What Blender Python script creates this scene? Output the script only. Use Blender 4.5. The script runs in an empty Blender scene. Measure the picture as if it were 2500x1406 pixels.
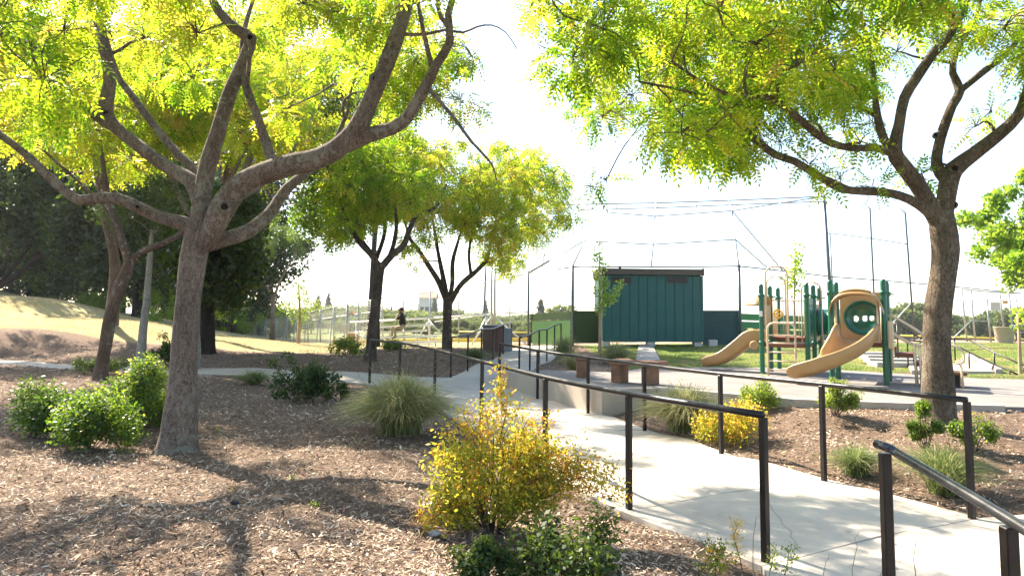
import bpy, bmesh, math, random
import numpy as np
from mathutils import Vector, Matrix, Quaternion

# ---------------------------------------------------------------- camera, sky, sun, exposure
SC = bpy.context.scene
COL = SC.collection
EYE = Vector((0.0, 0.0, 1.55))
FPX = 1667.0                      # focal length in pixels of the 2500 px wide photograph
PITCH, ROLL = math.radians(5.0), math.radians(0.7)
PX0, PY0 = 1250.0, 629.0
cam_d = bpy.data.cameras.new('camera')
cam = bpy.data.objects.new('camera', cam_d); COL.objects.link(cam)
cam_d.sensor_width = 36.0
cam_d.lens = FPX / 2500.0 * 36.0
cam_d.shift_y = -(703.0 - PY0) / 2500.0
cam_d.clip_start, cam_d.clip_end = 0.05, 5000.0
CAMM = Matrix.Rotation(math.pi / 2 + PITCH, 3, 'X') @ Matrix.Rotation(ROLL, 3, 'Z')
cam.matrix_world = Matrix.Translation(EYE) @ CAMM.to_4x4()
SC.camera = cam

SUN_EL, SUN_AZ = math.radians(43.0), math.radians(-42.0)   # azimuth from +Y towards +X
world = bpy.data.worlds.new('World'); SC.world = world; world.use_nodes = True
wn = world.node_tree.nodes; wl = world.node_tree.links
wn.clear()
wo = wn.new('ShaderNodeOutputWorld'); wb = wn.new('ShaderNodeBackground'); ws = wn.new('ShaderNodeTexSky')
ws.sky_type = 'NISHITA'; ws.sun_disc = False
ws.sun_elevation = SUN_EL; ws.sun_rotation = SUN_AZ
ws.air_density = 1.0; ws.dust_density = 1.2; ws.ozone_density = 1.0
wb.inputs['Strength'].default_value = 0.105
wl.new(ws.outputs[0], wb.inputs['Color']); wl.new(wb.outputs[0], wo.inputs['Surface'])
sun_d = bpy.data.lights.new('sun', 'SUN'); sun = bpy.data.objects.new('sun', sun_d); COL.objects.link(sun)
sun_d.energy = 5.0; sun_d.angle = math.radians(0.53); sun_d.color = (1.0, 0.89, 0.73)
sdir = Vector((math.sin(SUN_AZ) * math.cos(SUN_EL), math.cos(SUN_AZ) * math.cos(SUN_EL), math.sin(SUN_EL)))
sun.rotation_euler = sdir.to_track_quat('Z', 'Y').to_euler()
sun.location = sdir * 60
SC.view_settings.view_transform = 'Standard'; SC.view_settings.look = 'None'
SC.view_settings.gamma = 1.0; SC.view_settings.use_curve_mapping = False
SC.view_settings.exposure = 2.1
SC.render.engine = 'CYCLES'
SC.cycles.use_denoising = True
SC.cycles.max_bounces = 8; SC.cycles.transparent_max_bounces = 16
SC.cycles.diffuse_bounces = 3; SC.cycles.glossy_bounces = 3; SC.cycles.transmission_bounces = 6
SC.cycles.sample_clamp_indirect = 6.0

RNG = np.random.default_rng(7)
random.seed(7)

# ---------------------------------------------------------------- pixel <-> place
def ray(px, py):
    v = CAMM @ Vector(((px - PX0) / FPX, -(py - PY0) / FPX, -1.0))
    return v
def at(px, py, d):
    v = ray(px, py)
    return EYE + v * (d / v.y)
def atz(px, py, z):
    v = ray(px, py)
    return EYE + v * ((z - EYE.z) / v.z)
CI = CAMM.transposed()
def project(P):
    P = np.asarray(P, dtype=float) - np.array(EYE)
    M = np.array(CI)
    c = P @ M.T
    zz = -c[:, 2]
    zz = np.where(zz < 0.05, 0.05, zz)
    return PX0 + FPX * c[:, 0] / zz, PY0 - FPX * c[:, 1] / zz, -c[:, 2]

# ---------------------------------------------------------------- terrain height
CTRL = np.array([
 (1.64,4.5,0),(0.97,5.67,0),(.36,7.1,0),(-.39,9.5,0),(-1.3,12,.03),(-2.2,13.7,.08),(-3,14.6,.1),
 (3.64,5.5,0),(3,6.7,0),(2.46,8.1,-.02),(1.9,9.8,-.04),(1.23,11.7,-.05),(.5,13.4,-.02),(-.29,14.8,.04),
 (-1.38,15.9,.13),(.22,16.2,.13),(-.7,19.5,.28),(.9,19.2,.28),(0,23.3,.42),(1.62,22.2,.42),
 (-8,17,.12),(-14,18,.2),(-5,16,.1),(-3.75,7.67,0),(-6,6,.05),(-3,3,0),(0,2,0),(2,2,0),(5,3,0),(0,-4,0),(-6,-2,0),(6,-2,0),
 (6.2,9.35,.31),(4.5,9.6,.31),(5.4,9.5,.32),(7.2,9.2,.32),(3.5,10.55,.24),(2.9,11.1,.10),(4.2,8.4,.12),(6,8.2,.18),(7.5,7,.12),(9,8.6,.30),(5,6.6,.05),(3.2,9.2,.06),(11,6,.15),(4.2,10.6,.3),(7,10.2,.32),
 (-8,12.5,.22),(-9,14.9,.29),(-11.5,15.3,.33),(-13.5,15.6,.36),(-9,17,.10),(-11.5,17.4,.12),(-10,10,.25),(-9,8,.15),(-5,11,.06),(-16.5,22,.98),(-22.5,30,2.2),(-16.4,27,1.24),(-11.2,25,.6),
 (-7,21,.36),(-30,30,3.2),(-28,42,1.6),(-40,46,3.4),(-45,30,4.5),(-25,18,1.2),(-18,14,.6),(-20,8,.6),
 (-3.8,18,.36),(-2.2,23,.45),(-5,28,.33),(0,28,.42),(-9.5,34,.12),(-12,40,-.1),(-27,62,-.9),(-14,60,-.8),
 (0,45,-.05),(0,70,-1),(20,60,-.9),(4.9,24,.61),(2,25,.52),(8,25,.64),(18,26,.76),(20,29,.76),(27,22,.74),(12,24,.68),
 (5,17.6,.40),(10,15.6,.42),(2,18.4,.36),(15,13,.42),(14,9,.36),(17,17,.5),(8,20,.5),(14,20,.6),(3.4,20.5,.46),
 (60,60,-1),(40,30,.5),(-80,80,3),(-60,150,-1),(0,150,-2),(100,150,-2),(0,400,-2),(-300,400,0),(300,400,-2)], dtype=float)
def _uv(x, y):
    r = np.sqrt(x * x + y * y) + 2.0
    return 4.0 * np.arctan2(x, y + 1.0), 3.0 * np.log(r)
_cu, _cv = _uv(CTRL[:, 0], CTRL[:, 1])
def terrain(x, y):
    x = np.asarray(x, float); y = np.asarray(y, float)
    sh = x.shape; x = x.ravel(); y = y.ravel()
    out = np.empty_like(x)
    for s in range(0, len(x), 20000):
        u, v = _uv(x[s:s+20000], y[s:s+20000])
        d2 = (u[:, None] - _cu) ** 2 + (v[:, None] - _cv) ** 2 + 0.004
        w = d2 ** -1.7
        out[s:s+20000] = (w * CTRL[:, 2]).sum(1) / w.sum(1)
    return out.reshape(sh)
def tz(x, y):
    return float(terrain(np.array([x]), np.array([y]))[0])
def onground(px, py):
    """where the sight line of a pixel meets the terrain"""
    v = ray(px, py)
    t = np.linspace(1.5, 90, 1800)
    X = EYE.x + v.x * t; Y = EYE.y + v.y * t; Z = EYE.z + v.z * t
    h = terrain(X, Y)
    k = np.argmax(Z < h)
    if not (Z < h).any(): k = len(t) - 1
    return Vector((X[k], Y[k], float(h[k])))

PLAZA_Z = 0.38
PLAZA = [(-.17,15.2),(1.52,11.5),(2.4,11.75),(4.2,10.25),(6.9,9.78),(14,9.4),(26,9.0),(26,14.4),(14,14.3),(10,14.7),(7.4,17.3),(5.1,17.2),(3.2,16.6),(2.4,15.2),(.8,15.6)]
def inside(poly, x, y):
    x = np.asarray(x, float); y = np.asarray(y, float)
    r = np.zeros(x.shape, bool); n = len(poly)
    for i in range(n):
        x1, y1 = poly[i]; x2, y2 = poly[(i + 1) % n]
        c = ((y1 > y) != (y2 > y)) & (x < (x2 - x1) * (y - y1) / ((y2 - y1) if y2 != y1 else 1e-9) + x1)
        r ^= c
    return r

# ---------------------------------------------------------------- object helpers
def tag(o, label=None, cat=None, group=None, kind=None):
    if label: o['label'] = label
    if cat: o['category'] = cat
    if group: o['group'] = group
    if kind: o['kind'] = kind
    return o
def empty(name, loc, label=None, cat=None, group=None):
    o = bpy.data.objects.new(name, None); COL.objects.link(o)
    o.location = loc; o.empty_display_size = .2
    return tag(o, label, cat, group)
def link(name, me, mat, parent=None, smooth=False):
    o = bpy.data.objects.new(name, me); COL.objects.link(o)
    if mat is not None:
        for m in (mat if isinstance(mat, (list, tuple)) else [mat]): me.materials.append(m)
    if smooth:
        me.polygons.foreach_set('use_smooth', np.ones(len(me.polygons), bool))
    if parent is not None:
        o.parent = parent
        if parent.type == 'EMPTY' or parent.parent is not None or True:
            M = Matrix.Identity(4); p = parent
            while p is not None:
                M = Matrix.Translation(p.location) @ M; p = p.parent
            o.location = -M.to_translation()
    return o
def npmesh(name, V, Q, attr=None):
    """mesh from numpy: V (n,3), Q (m,3 or 4)"""
    me = bpy.data.meshes.new(name)
    V = np.ascontiguousarray(V, np.float32); Q = np.ascontiguousarray(Q, np.int32)
    k = Q.shape[1]
    me.vertices.add(len(V)); me.vertices.foreach_set('co', V.ravel())
    me.loops.add(Q.size); me.loops.foreach_set('vertex_index', Q.ravel())
    me.polygons.add(len(Q)); me.polygons.foreach_set('loop_start', np.arange(0, Q.size, k, dtype=np.int32))
    if attr:
        for an, av in attr.items():
            a = me.attributes.new(an, 'FLOAT', 'POINT'); a.data.foreach_set('value', np.ascontiguousarray(av, np.float32))
    me.update(calc_edges=True)
    return me
class MB:
    """collects shapes into one mesh, in world coordinates"""
    def __init__(s): s.v = []; s.f = []; s.sm = []
    def add(s, V, F, smooth=False):
        b = len(s.v); s.v += [tuple(map(float, p)) for p in V]
        s.f += [tuple(b + i for i in f) for f in F]; s.sm += [smooth] * len(F)
        return s
    def hexa(s, P):      # 8 points: bottom 4 ccw, top 4 ccw
        return s.add(P, [(3,2,1,0),(4,5,6,7),(0,1,5,4),(1,2,6,5),(2,3,7,6),(3,0,4,7)])
    def box(s, c, size, ax=None):
        c = Vector(c)
        ax = ax or (Vector((1,0,0)), Vector((0,1,0)), Vector((0,0,1)))
        hx, hy, hz = ax[0] * size[0] / 2, ax[1] * size[1] / 2, ax[2] * size[2] / 2
        P = [c-hx-hy-hz, c+hx-hy-hz, c+hx+hy-hz, c-hx+hy-hz, c-hx-hy+hz, c+hx-hy+hz, c+hx+hy+hz, c-hx+hy+hz]
        return s.hexa(P)
    def bbox(s, c, size, ax=None, b=.006):   # bevelled box
        bm = bmesh.new(); bmesh.ops.create_cube(bm, size=1)
        bmesh.ops.scale(bm, vec=size, verts=bm.verts)
        bmesh.ops.bevel(bm, geom=bm.edges[:], offset=b, segments=1, affect='EDGES')
        ax = ax or (Vector((1,0,0)), Vector((0,1,0)), Vector((0,0,1)))
        c = Vector(c); bm.verts.index_update()
        V = [c + ax[0]*v.co.x + ax[1]*v.co.y + ax[2]*v.co.z for v in bm.verts]
        F = [tuple(v.index for v in f.verts) for f in bm.faces]; bm.free()
        return s.add(V, F)
    def prism(s, poly, z0, z1):
        n = len(poly)
        V = [(p[0], p[1], z0) for p in poly] + [(p[0], p[1], z1) for p in poly]
        F = [tuple(range(n - 1, -1, -1)), tuple(range(n, 2 * n))] + [(i, (i + 1) % n, n + (i + 1) % n, n + i) for i in range(n)]
        return s.add(V, F)
    def tube(s, pts, rad, n=8, cap=True):
        V, F = tube(pts, rad, n, cap); return s.add(V, F, True)
    def lathe(s, c, prof, n=24, axis=None):
        q = Vector((0,0,1)).rotation_difference(Vector(axis)) if axis is not None else Quaternion()
        V = []; F = []; m = len(prof)
        for i in range(n):
            a = 2 * math.pi * i / n
            for r, h in prof: V.append(Vector(c) + q @ Vector((r * math.cos(a), r * math.sin(a), h)))
        for i in range(n):
            j = (i + 1) % n
            for k in range(m - 1): F.append((i*m+k, j*m+k, j*m+k+1, i*m+k+1))
        return s.add(V, F, True)
    def build(s, name, mat, parent=None, smooth=None):
        me = bpy.data.meshes.new(name); me.from_pydata(s.v, [], s.f); me.update()
        o = link(name, me, mat, parent)
        me.polygons.foreach_set('use_smooth', np.array(s.sm if smooth is None else [smooth] * len(s.f), bool))
        return o
def tube(pts, rad, n=8, cap=True):
    pts = [Vector(p) for p in pts]; m = len(pts)
    if not hasattr(rad, '__len__'): rad = [rad] * m
    T = []
    for i in range(m):
        t = (pts[min(i + 1, m - 1)] - pts[max(i - 1, 0)])
        T.append(t.normalized() if t.length > 1e-9 else Vector((0, 0, 1)))
    a = T[0].orthogonal().normalized(); V = []; F = []
    for i in range(m):
        a = (a - T[i] * a.dot(T[i]))
        a = a.normalized() if a.length > 1e-6 else T[i].orthogonal().normalized()
        b = T[i].cross(a)
        for k in range(n):
            th = 2 * math.pi * k / n
            V.append(pts[i] + (a * math.cos(th) + b * math.sin(th)) * rad[i])
    for i in range(m - 1):
        for k in range(n):
            k2 = (k + 1) % n
            F.append((i*n+k, i*n+k2, (i+1)*n+k2, (i+1)*n+k))
    if cap:
        F.append(tuple(range(n - 1, -1, -1))); F.append(tuple((m-1)*n + k for k in range(n)))
    return V, F
def smooth_line(P, step):
    """Catmull-Rom through rows of P (k columns), resampled at about `step` metres (first 3 columns)"""
    P = np.asarray(P, float)
    E = np.vstack([2 * P[0] - P[1], P, 2 * P[-1] - P[-2]]); out = []
    for i in range(1, len(E) - 2):
        n = max(2, int(np.linalg.norm(E[i+1][:3] - E[i][:3]) / step))
        for t in np.arange(n) / n:
            p0, p1, p2, p3 = E[i-1], E[i], E[i+1], E[i+2]
            out.append(.5 * (2*p1 + (p2-p0)*t + (2*p0-5*p1+4*p2-p3)*t*t + (3*p1-p0-3*p2+p3)*t**3))
    out.append(P[-1]); return np.array(out)
# ---------------------------------------------------------------- materials (all procedural)
class NT:
    def __init__(s, name):
        s.m = bpy.data.materials.new(name); s.m.use_nodes = True
        s.t = s.m.node_tree; s.t.nodes.clear()
        s.out = s.n('ShaderNodeOutputMaterial')
    def n(s, typ, **kw):
        x = s.t.nodes.new(typ)
        for k, v in kw.items(): setattr(x, k, v)
        return x
    def l(s, a, b): s.t.links.new(a, b)
    def val(s, sock, v):
        if hasattr(v, 'is_linked') or hasattr(v, 'links'): s.l(v, sock)
        else: sock.default_value = v
    def coord(s, kind='Object'):
        return s.n('ShaderNodeTexCoord').outputs[kind]
    def noise(s, scale, detail=4, rough=.55, vec=None, dist=0.0):
        x = s.n('ShaderNodeTexNoise'); x.inputs['Scale'].default_value = scale
        x.inputs['Detail'].default_value = detail; x.inputs['Roughness'].default_value = rough
        x.inputs['Distortion'].default_value = dist
        s.l(vec if vec is not None else s.coord(), x.inputs['Vector']); return x.outputs['Fac']
    def ramp(s, fac, stops, interp='LINEAR'):
        r = s.n('ShaderNodeValToRGB'); r.color_ramp.interpolation = interp
        e = r.color_ramp.elements
        while len(e) < len(stops): e.new(.5)
        for k, (p, c) in zip(e, stops):
            k.position = p; k.color = c if len(c) == 4 else (*c, 1)
        s.l(fac, r.inputs['Fac']); return r.outputs['Color']
    def mix(s, fac, a, b, mode='MIX'):
        x = s.n('ShaderNodeMix', data_type='RGBA', blend_type=mode)
        s.val(x.inputs[0], fac)
        for sock, v in ((x.inputs[6], a), (x.inputs[7], b)):
            if isinstance(v, tuple): sock.default_value = v if len(v) == 4 else (*v, 1)
            else: s.l(v, sock)
        return x.outputs[2]
    def math(s, op, a, b=0.0, clamp=False):
        x = s.n('ShaderNodeMath', operation=op, use_clamp=clamp)
        s.val(x.inputs[0], a); s.val(x.inputs[1], b); return x.outputs[0]
    def attr(s, name):
        return s.n('ShaderNodeAttribute', attribute_name=name).outputs['Fac']
    def mapping(s, vec, scale=(1,1,1), rot=(0,0,0)):
        x = s.n('ShaderNodeMapping'); x.inputs['Scale'].default_value = scale; x.inputs['Rotation'].default_value = rot
        s.l(vec, x.inputs['Vector']); return x.outputs[0]
    def bump(s, h, strength=.5, dist=.02):
        b = s.n('ShaderNodeBump'); b.inputs['Strength'].default_value = strength; b.inputs['Distance'].default_value = dist
        s.l(h, b.inputs['Height']); return b.outputs[0]
    def pbr(s, col, rough=.7, metal=0.0, normal=None, spec=.5):
        p = s.n('ShaderNodeBsdfPrincipled')
        if isinstance(col, tuple): p.inputs['Base Color'].default_value = col if len(col) == 4 else (*col, 1)
        else: s.l(col, p.inputs['Base Color'])
        s.val(p.inputs['Roughness'], rough); s.val(p.inputs['Metallic'], metal)
        p.inputs['Specular IOR Level'].default_value = spec
        if normal is not None: s.l(normal, p.inputs['Normal'])
        s.l(p.outputs[0], s.out.inputs['Surface']); return s
MAT = {}
def worldpos(t): return t.n('ShaderNodeNewGeometry').outputs['Position']

def simple(name, col, rough=.6, metal=0.0, var=.12, scale=6.0, bump=.0, spec=.5, dirt=None):
    t = NT(name); w = worldpos(t)
    f = t.noise(scale, 5, .6, w)
    dark = tuple(c * (1 - var) for c in col); lite = tuple(min(1, c * (1 + var)) for c in col)
    c = t.ramp(f, [(.3, dark), (.7, lite)])
    if dirt:
        g = t.ramp(t.noise(scale * .37, 6, .7, w), [(.52, (0,0,0)), (.72, (1,1,1))])
        c = t.mix(g, c, dirt)
    nm = t.bump(t.noise(scale * 12, 4, .6, w), bump, .004) if bump else None
    r = t.math('MULTIPLY_ADD', f, .2); t.t.nodes[-1].inputs[2].default_value = rough - .1
    t.pbr(c, r, metal, nm, spec); MAT[name] = t.m; return t.m

# concrete of the walk
def concrete(name, base, lite, dark, seed=0.0):
    t = NT(name); w = worldpos(t)
    big = t.noise(.55 + seed, 4, .6, w); mid = t.noise(4.0, 6, .65, w); fin = t.noise(60, 3, .6, w)
    c = t.ramp(big, [(.32, dark), (.5, base), (.7, lite)])
    c = t.mix(t.math('MULTIPLY', t.ramp(mid, [(.45, (0,0,0)), (.75, (1,1,1))]), .35), c, dark)
    c = t.mix(.25, c, t.ramp(fin, [(.3, dark), (.7, lite)]))
    sp = t.n('ShaderNodeTexVoronoi'); sp.inputs['Scale'].default_value = 9.0; t.l(w, sp.inputs['Vector'])
    spot = t.ramp(sp.outputs['Distance'], [(.035, (1,1,1)), (.06, (0,0,0))])
    st1 = t.ramp(t.noise(1.7, 7, .75, w, 1.5), [(.56, (0,0,0)), (.74, (1,1,1))])
    c = t.mix(t.math('MULTIPLY', st1, .45), c, tuple(q*.62 for q in dark))
    ck = t.n('ShaderNodeTexVoronoi', feature='DISTANCE_TO_EDGE'); ck.inputs['Scale'].default_value = .42; t.l(t.mix(.12, w, t.n('ShaderNodeTexNoise').outputs['Color']), ck.inputs['Vector'])
    c = t.mix(t.math('MULTIPLY', t.ramp(ck.outputs['Distance'], [(.0, (1,1,1)), (.004, (0,0,0))]), .5), c, tuple(q*.4 for q in dark))
    c = t.mix(t.math('MULTIPLY', spot, .55), c, (.12, .10, .085))
    t.pbr(c, .85, 0, t.bump(fin, .25, .003), .3); MAT[name] = t.m
concrete('concrete', (.46,.405,.34), (.52,.465,.395), (.37,.32,.27))
concrete('wall_concrete', (.40,.335,.27), (.46,.39,.32), (.33,.275,.215), .3)
concrete('curb_concrete', (.40,.36,.31), (.47,.43,.375), (.30,.27,.23), .5)
simple('plaza_surface', (.19,.172,.158), .95, 0, .16, 2.2, .35, .2)

# ground: mulch, dry grass, green grass by zone
def ground_mat():
    t = NT('ground'); w = worldpos(t)
    n1 = t.noise(9, 6, .7, w); n2 = t.noise(48, 4, .7, w, .6); big = t.noise(.7, 3, .5, w)
    st = t.noise(30, 3, .7, t.mapping(w, (1, 3.2, 1), (0, 0, .7)), 1.2)
    c = t.ramp(n2, [(.25, (.045,.029,.020)), (.46, (.15,.103,.074)), (.6, (.30,.218,.158)), (.78, (.52,.42,.325))])
    c = t.mix(.45, c, t.ramp(st, [(.3, (.055,.034,.023)), (.5, (.21,.14,.098)), (.72, (.44,.335,.25))]))
    c = t.mix(t.math('MULTIPLY', t.ramp(n1, [(.4, (0,0,0)), (.7, (1,1,1))]), .4), c, (.10,.06,.042))
    d = t.ramp(t.noise(14, 6, .7, t.mapping(w, (1,1,1))), [(.3, (.26,.215,.10)), (.5, (.40,.345,.17)), (.7, (.52,.45,.25))])
    d = t.mix(t.ramp(big, [(.42,(0,0,0)),(.62,(.8,.8,.8))]), d, (.34,.285,.12))
    g = t.ramp(t.noise(20, 6, .7, w), [(.3, (.05,.085,.018)), (.5, (.115,.165,.034)), (.72, (.22,.235,.065))])
    g = t.mix(t.ramp(big, [(.46,(0,0,0)),(.64,(1,1,1))]), g, (.26,.225,.085))
    edge = t.math('MULTIPLY', t.math('SUBTRACT', n1, .5), .7)
    fd = t.math('MULTIPLY', t.math('SUBTRACT', t.math('ADD', t.attr('dry'), edge), .35), 3.3, True)
    fg = t.math('MULTIPLY', t.math('SUBTRACT', t.math('ADD', t.attr('green'), edge), .35), 3.3, True)
    fi = t.math('MULTIPLY', t.math('SUBTRACT', t.math('ADD', t.attr('dirt'), edge), .35), 3.3, True)
    c = t.mix(fd, c, d); c = t.mix(fg, c, g); c = t.mix(fi, c, (.36,.25,.17))
    t.pbr(c, .95, 0, t.bump(t.math('ADD', n2, st), .9, .03), .15); MAT['ground'] = t.m
ground_mat()
def chips_mat():
    t = NT('mulch_chips'); k = t.attr('tint')
    c = t.ramp(k, [(.0, (.07,.043,.028)), (.22, (.17,.112,.076)), (.5, (.36,.262,.185)), (.8, (.56,.445,.335)), (.95, (.72,.61,.48)), (1.0, (.36,.16,.085))])
    t.pbr(c, .9, 0, None, .2); MAT['mulch_chips'] = t.m
chips_mat()

# leaves: reflect + transmit
def leaf(name, stops, tstops, trans=.5, rough=.45, spec=.35):
    t = NT(name); k = t.attr('tint')
    c = t.ramp(k, stops); tc = t.ramp(k, tstops)
    p = t.n('ShaderNodeBsdfPrincipled'); t.l(c, p.inputs['Base Color'])
    p.inputs['Roughness'].default_value = rough; p.inputs['Specular IOR Level'].default_value = spec
    tr = t.n('ShaderNodeBsdfTranslucent'); t.l(tc, tr.inputs['Color'])
    mx = t.n('ShaderNodeMixShader'); mx.inputs[0].default_value = trans
    t.l(p.outputs[0], mx.inputs[1]); t.l(tr.outputs[0], mx.inputs[2]); t.l(mx.outputs[0], t.out.inputs['Surface'])
    MAT[name] = t.m
leaf('pistache_leaf', [(0,(.045,.11,.008)),(.5,(.13,.21,.012)),(.8,(.20,.22,.02)),(1,(.26,.15,.03))],
     [(0,(.14,.34,.012)),(.3,(.36,.56,.02)),(.6,(.60,.70,.03)),(.85,(.82,.76,.06)),(1,(.85,.52,.10))], .6)
leaf('oak_leaf', [(0,(.010,.022,.006)),(.6,(.026,.046,.009)),(1,(.06,.085,.016))],
     [(0,(.03,.07,.006)),(.6,(.11,.19,.013)),(1,(.30,.38,.03))], .4, .4, .4)
leaf('conifer_leaf', [(0,(.018,.03,.018)),(1,(.05,.07,.04))], [(0,(.03,.06,.03)),(1,(.08,.13,.05))], .3, .6)
leaf('grey_leaf', [(0,(.04,.045,.035)),(.6,(.09,.10,.075)),(1,(.17,.17,.12))], [(0,(.06,.07,.045)),(1,(.2,.22,.12))], .35, .5, .6)
leaf('far_leaf', [(0,(.05,.075,.03)),(.6,(.10,.13,.045)),(1,(.19,.20,.08))], [(0,(.08,.13,.03)),(1,(.3,.36,.08))], .4, .7, .2)
leaf('maple_leaf', [(0,(.06,.14,.015)),(1,(.17,.26,.03))], [(0,(.28,.50,.03)),(1,(.62,.74,.08))], .5)
leaf('shrub_leaf', [(0,(.02,.05,.01)),(.6,(.055,.11,.015)),(1,(.15,.20,.025))], [(0,(.09,.20,.015)),(.6,(.30,.45,.03)),(1,(.60,.62,.06))], .48, .42, .4)
leaf('dark_shrub_leaf', [(0,(.012,.03,.012)),(.6,(.03,.062,.014)),(1,(.075,.11,.022))], [(0,(.03,.08,.015)),(1,(.20,.28,.03))], .35, .5, .25)
leaf('amber_leaf', [(0,(.13,.17,.025)),(.4,(.31,.30,.035)),(.75,(.50,.31,.04)),(1,(.50,.16,.03))],
     [(0,(.30,.38,.03)),(.4,(.68,.62,.06)),(.75,(.88,.54,.06)),(1,(.82,.28,.05))], .5, .5, .25)
leaf('gold_leaf', [(0,(.28,.20,.02)),(1,(.5,.30,.03))], [(0,(.75,.56,.05)),(1,(.9,.55,.06))], .5, .5, .25)
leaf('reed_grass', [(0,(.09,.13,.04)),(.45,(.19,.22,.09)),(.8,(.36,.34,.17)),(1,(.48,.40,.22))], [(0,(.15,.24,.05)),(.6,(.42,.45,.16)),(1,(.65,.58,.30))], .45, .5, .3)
leaf('lawn_grass', [(0,(.05,.10,.018)),(.6,(.13,.19,.035)),(1,(.28,.27,.09))], [(0,(.15,.28,.03)),(1,(.5,.55,.10))], .45)
leaf('straw', [(0,(.35,.27,.14)),(1,(.55,.45,.27))], [(0,(.45,.36,.18)),(1,(.6,.5,.3))], .4)

def bark(name, lo, mid, hi, lichen=0.0, scale=1.0, ridge=.9):
    t = NT(name); w = worldpos(t)
    wd = t.n('ShaderNodeMix', data_type='VECTOR'); wd.inputs[0].default_value = .06
    nz = t.n('ShaderNodeTexNoise'); nz.inputs['Scale'].default_value = 5.0; t.l(w, nz.inputs['Vector'])
    t.l(w, wd.inputs[4]); t.l(nz.outputs['Color'], wd.inputs[5]); w2 = wd.outputs[1]
    f = t.noise(34 * scale, 7, .75, t.mapping(w2, (1, 1, .30)), .8)      # fissures running up the stem
    fl = t.noise(55 * scale, 5, .7, t.mapping(w2, (1, 1, .8)), .4)       # flakes
    g = t.noise(3.2 * scale, 4, .6, t.mapping(w, (1, 1, .5)))            # broad tone
    c = t.ramp(f, [(.37, tuple(q*.55 for q in lo)), (.45, lo), (.52, mid), (.64, hi)])
    c = t.mix(.5, c, t.ramp(fl, [(.38, lo), (.5, mid), (.62, hi)]))
    c = t.mix(t.math('MULTIPLY', t.ramp(g, [(.46,(0,0,0)),(.66,(1,1,1))]), .55), c, lo)
    c = t.mix(t.math('MULTIPLY', t.ramp(g, [(.30,(1,1,1)),(.44,(0,0,0))]), .5), c, hi)
    if lichen:
        q = t.ramp(t.noise(13, 4, .6, w, .6), [(.60 - .05 * lichen, (0,0,0)), (.64 - .05 * lichen, (1,1,1))])
        q2 = t.ramp(t.noise(1.6, 2, .5, w), [(.42,(0,0,0)),(.58,(1,1,1))])
        c = t.mix(t.math('MULTIPLY', t.math('MULTIPLY', q, q2), .75), c, (.40,.39,.31))
    h = t.math('ADD', t.math('MULTIPLY', f, 1.4), t.math('MULTIPLY', fl, .6))
    t.pbr(c, .92, 0, t.bump(h, min(1.0, ridge*1.1), .09), .2); MAT[name] = t.m
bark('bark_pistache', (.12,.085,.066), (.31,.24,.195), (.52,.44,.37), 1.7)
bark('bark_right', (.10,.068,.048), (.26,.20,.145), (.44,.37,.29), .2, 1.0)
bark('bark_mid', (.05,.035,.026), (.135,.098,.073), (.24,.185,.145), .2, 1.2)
bark('bark_dark', (.018,.013,.010), (.045,.032,.024), (.085,.063,.048), 0, 1)
bark('bark_pale', (.16,.145,.12), (.27,.25,.21), (.38,.35,.30), .6, .7, .4)
bark('bark_small', (.07,.045,.03), (.15,.105,.075), (.23,.17,.13), .3, 1.4, .6)

simple('rail_metal', (.012,.009,.008), .36, .0, .3, 14, .15, .32)
simple('rail_worn', (.03,.03,.033), .28, .2, .3, 14, .1, .8)
simple('galv', (.36,.37,.37), .45, .7, .15, 8)
simple('galv_dark', (.10,.12,.14), .5, .5, .2, 6)
simple('aluminium', (.72,.70,.66), .4, .35, .1, 5)
simple('shed_green', (.008,.078,.072), .6, 0, .14, 1.6, .15, .4)
simple('board_green', (.012,.062,.058), .65, 0, .2, 2.5, .2, .35)
simple('board_olive', (.035,.07,.022), .65, 0, .2, 2.5, .2, .35)
simple('board_grass_green', (.03,.17,.06), .65, 0, .15, 2.5, .2, .35)
simple('roof_brown', (.075,.06,.045), .8, 0, .2, 4, .3)
simple('vent_dark', (.035,.022,.02), .7, 0, .2, 8)
simple('block', (.42,.40,.37), .9, 0, .12, 6, .3)
simple('play_green', (.006,.10,.055), .34, 0, .10, 3, 0, .5)
simple('play_green_plastic', (.004,.12,.07), .22, 0, .06, 2, 0, .6)
simple('play_tan', (.37,.225,.092), .42, 0, .10, 2.2, .05, .45, (.33,.175,.06))
simple('play_tan_pipe', (.56,.43,.29), .4, 0, .08, 5, 0, .5)
simple('play_deck', (.15,.05,.028), .6, 0, .12, 4)
simple('play_yellow', (.75,.42,.02), .4, 0, .06, 4)
simple('play_dark', (.02,.015,.013), .7, 0, .1, 4)
simple('wood_bench', (.20,.105,.062), .75, 0, .28, 7, .4, .3, (.12,.06,.04))
simple('box_brown', (.095,.05,.035), .7, 0, .15, 4)
simple('box_grey', (.16,.17,.19), .5, .3, .12, 4)
simple('can_concrete', (.42,.35,.27), .9, 0, .14, 9, .5)
simple('sign_orange', (.75,.30,.02), .5, 0, .06, 4)
simple('sign_grey', (.5,.5,.48), .6, 0, .06, 4)
simple('yellow_cap', (.80,.56,.06), .5, 0, .08, 4)
simple('windscreen_dark', (.10,.09,.075), .8, 0, .15, 2)
simple('shirt', (.008,.007,.008), .85, 0, .2, 20)
simple('khaki', (.30,.245,.165), .85, 0, .12, 20)
simple('skin', (.22,.105,.06), .55, 0, .08, 20)
simple('hair', (.010,.007,.006), .7, 0, .2, 30)
simple('shoe', (.02,.02,.022), .6, 0, .2, 20)
simple('white_paper', (.75,.73,.70), .7, 0, .05, 8)
simple('stake_wood', (.36,.25,.155), .8, 0, .2, 8, .3)
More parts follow.
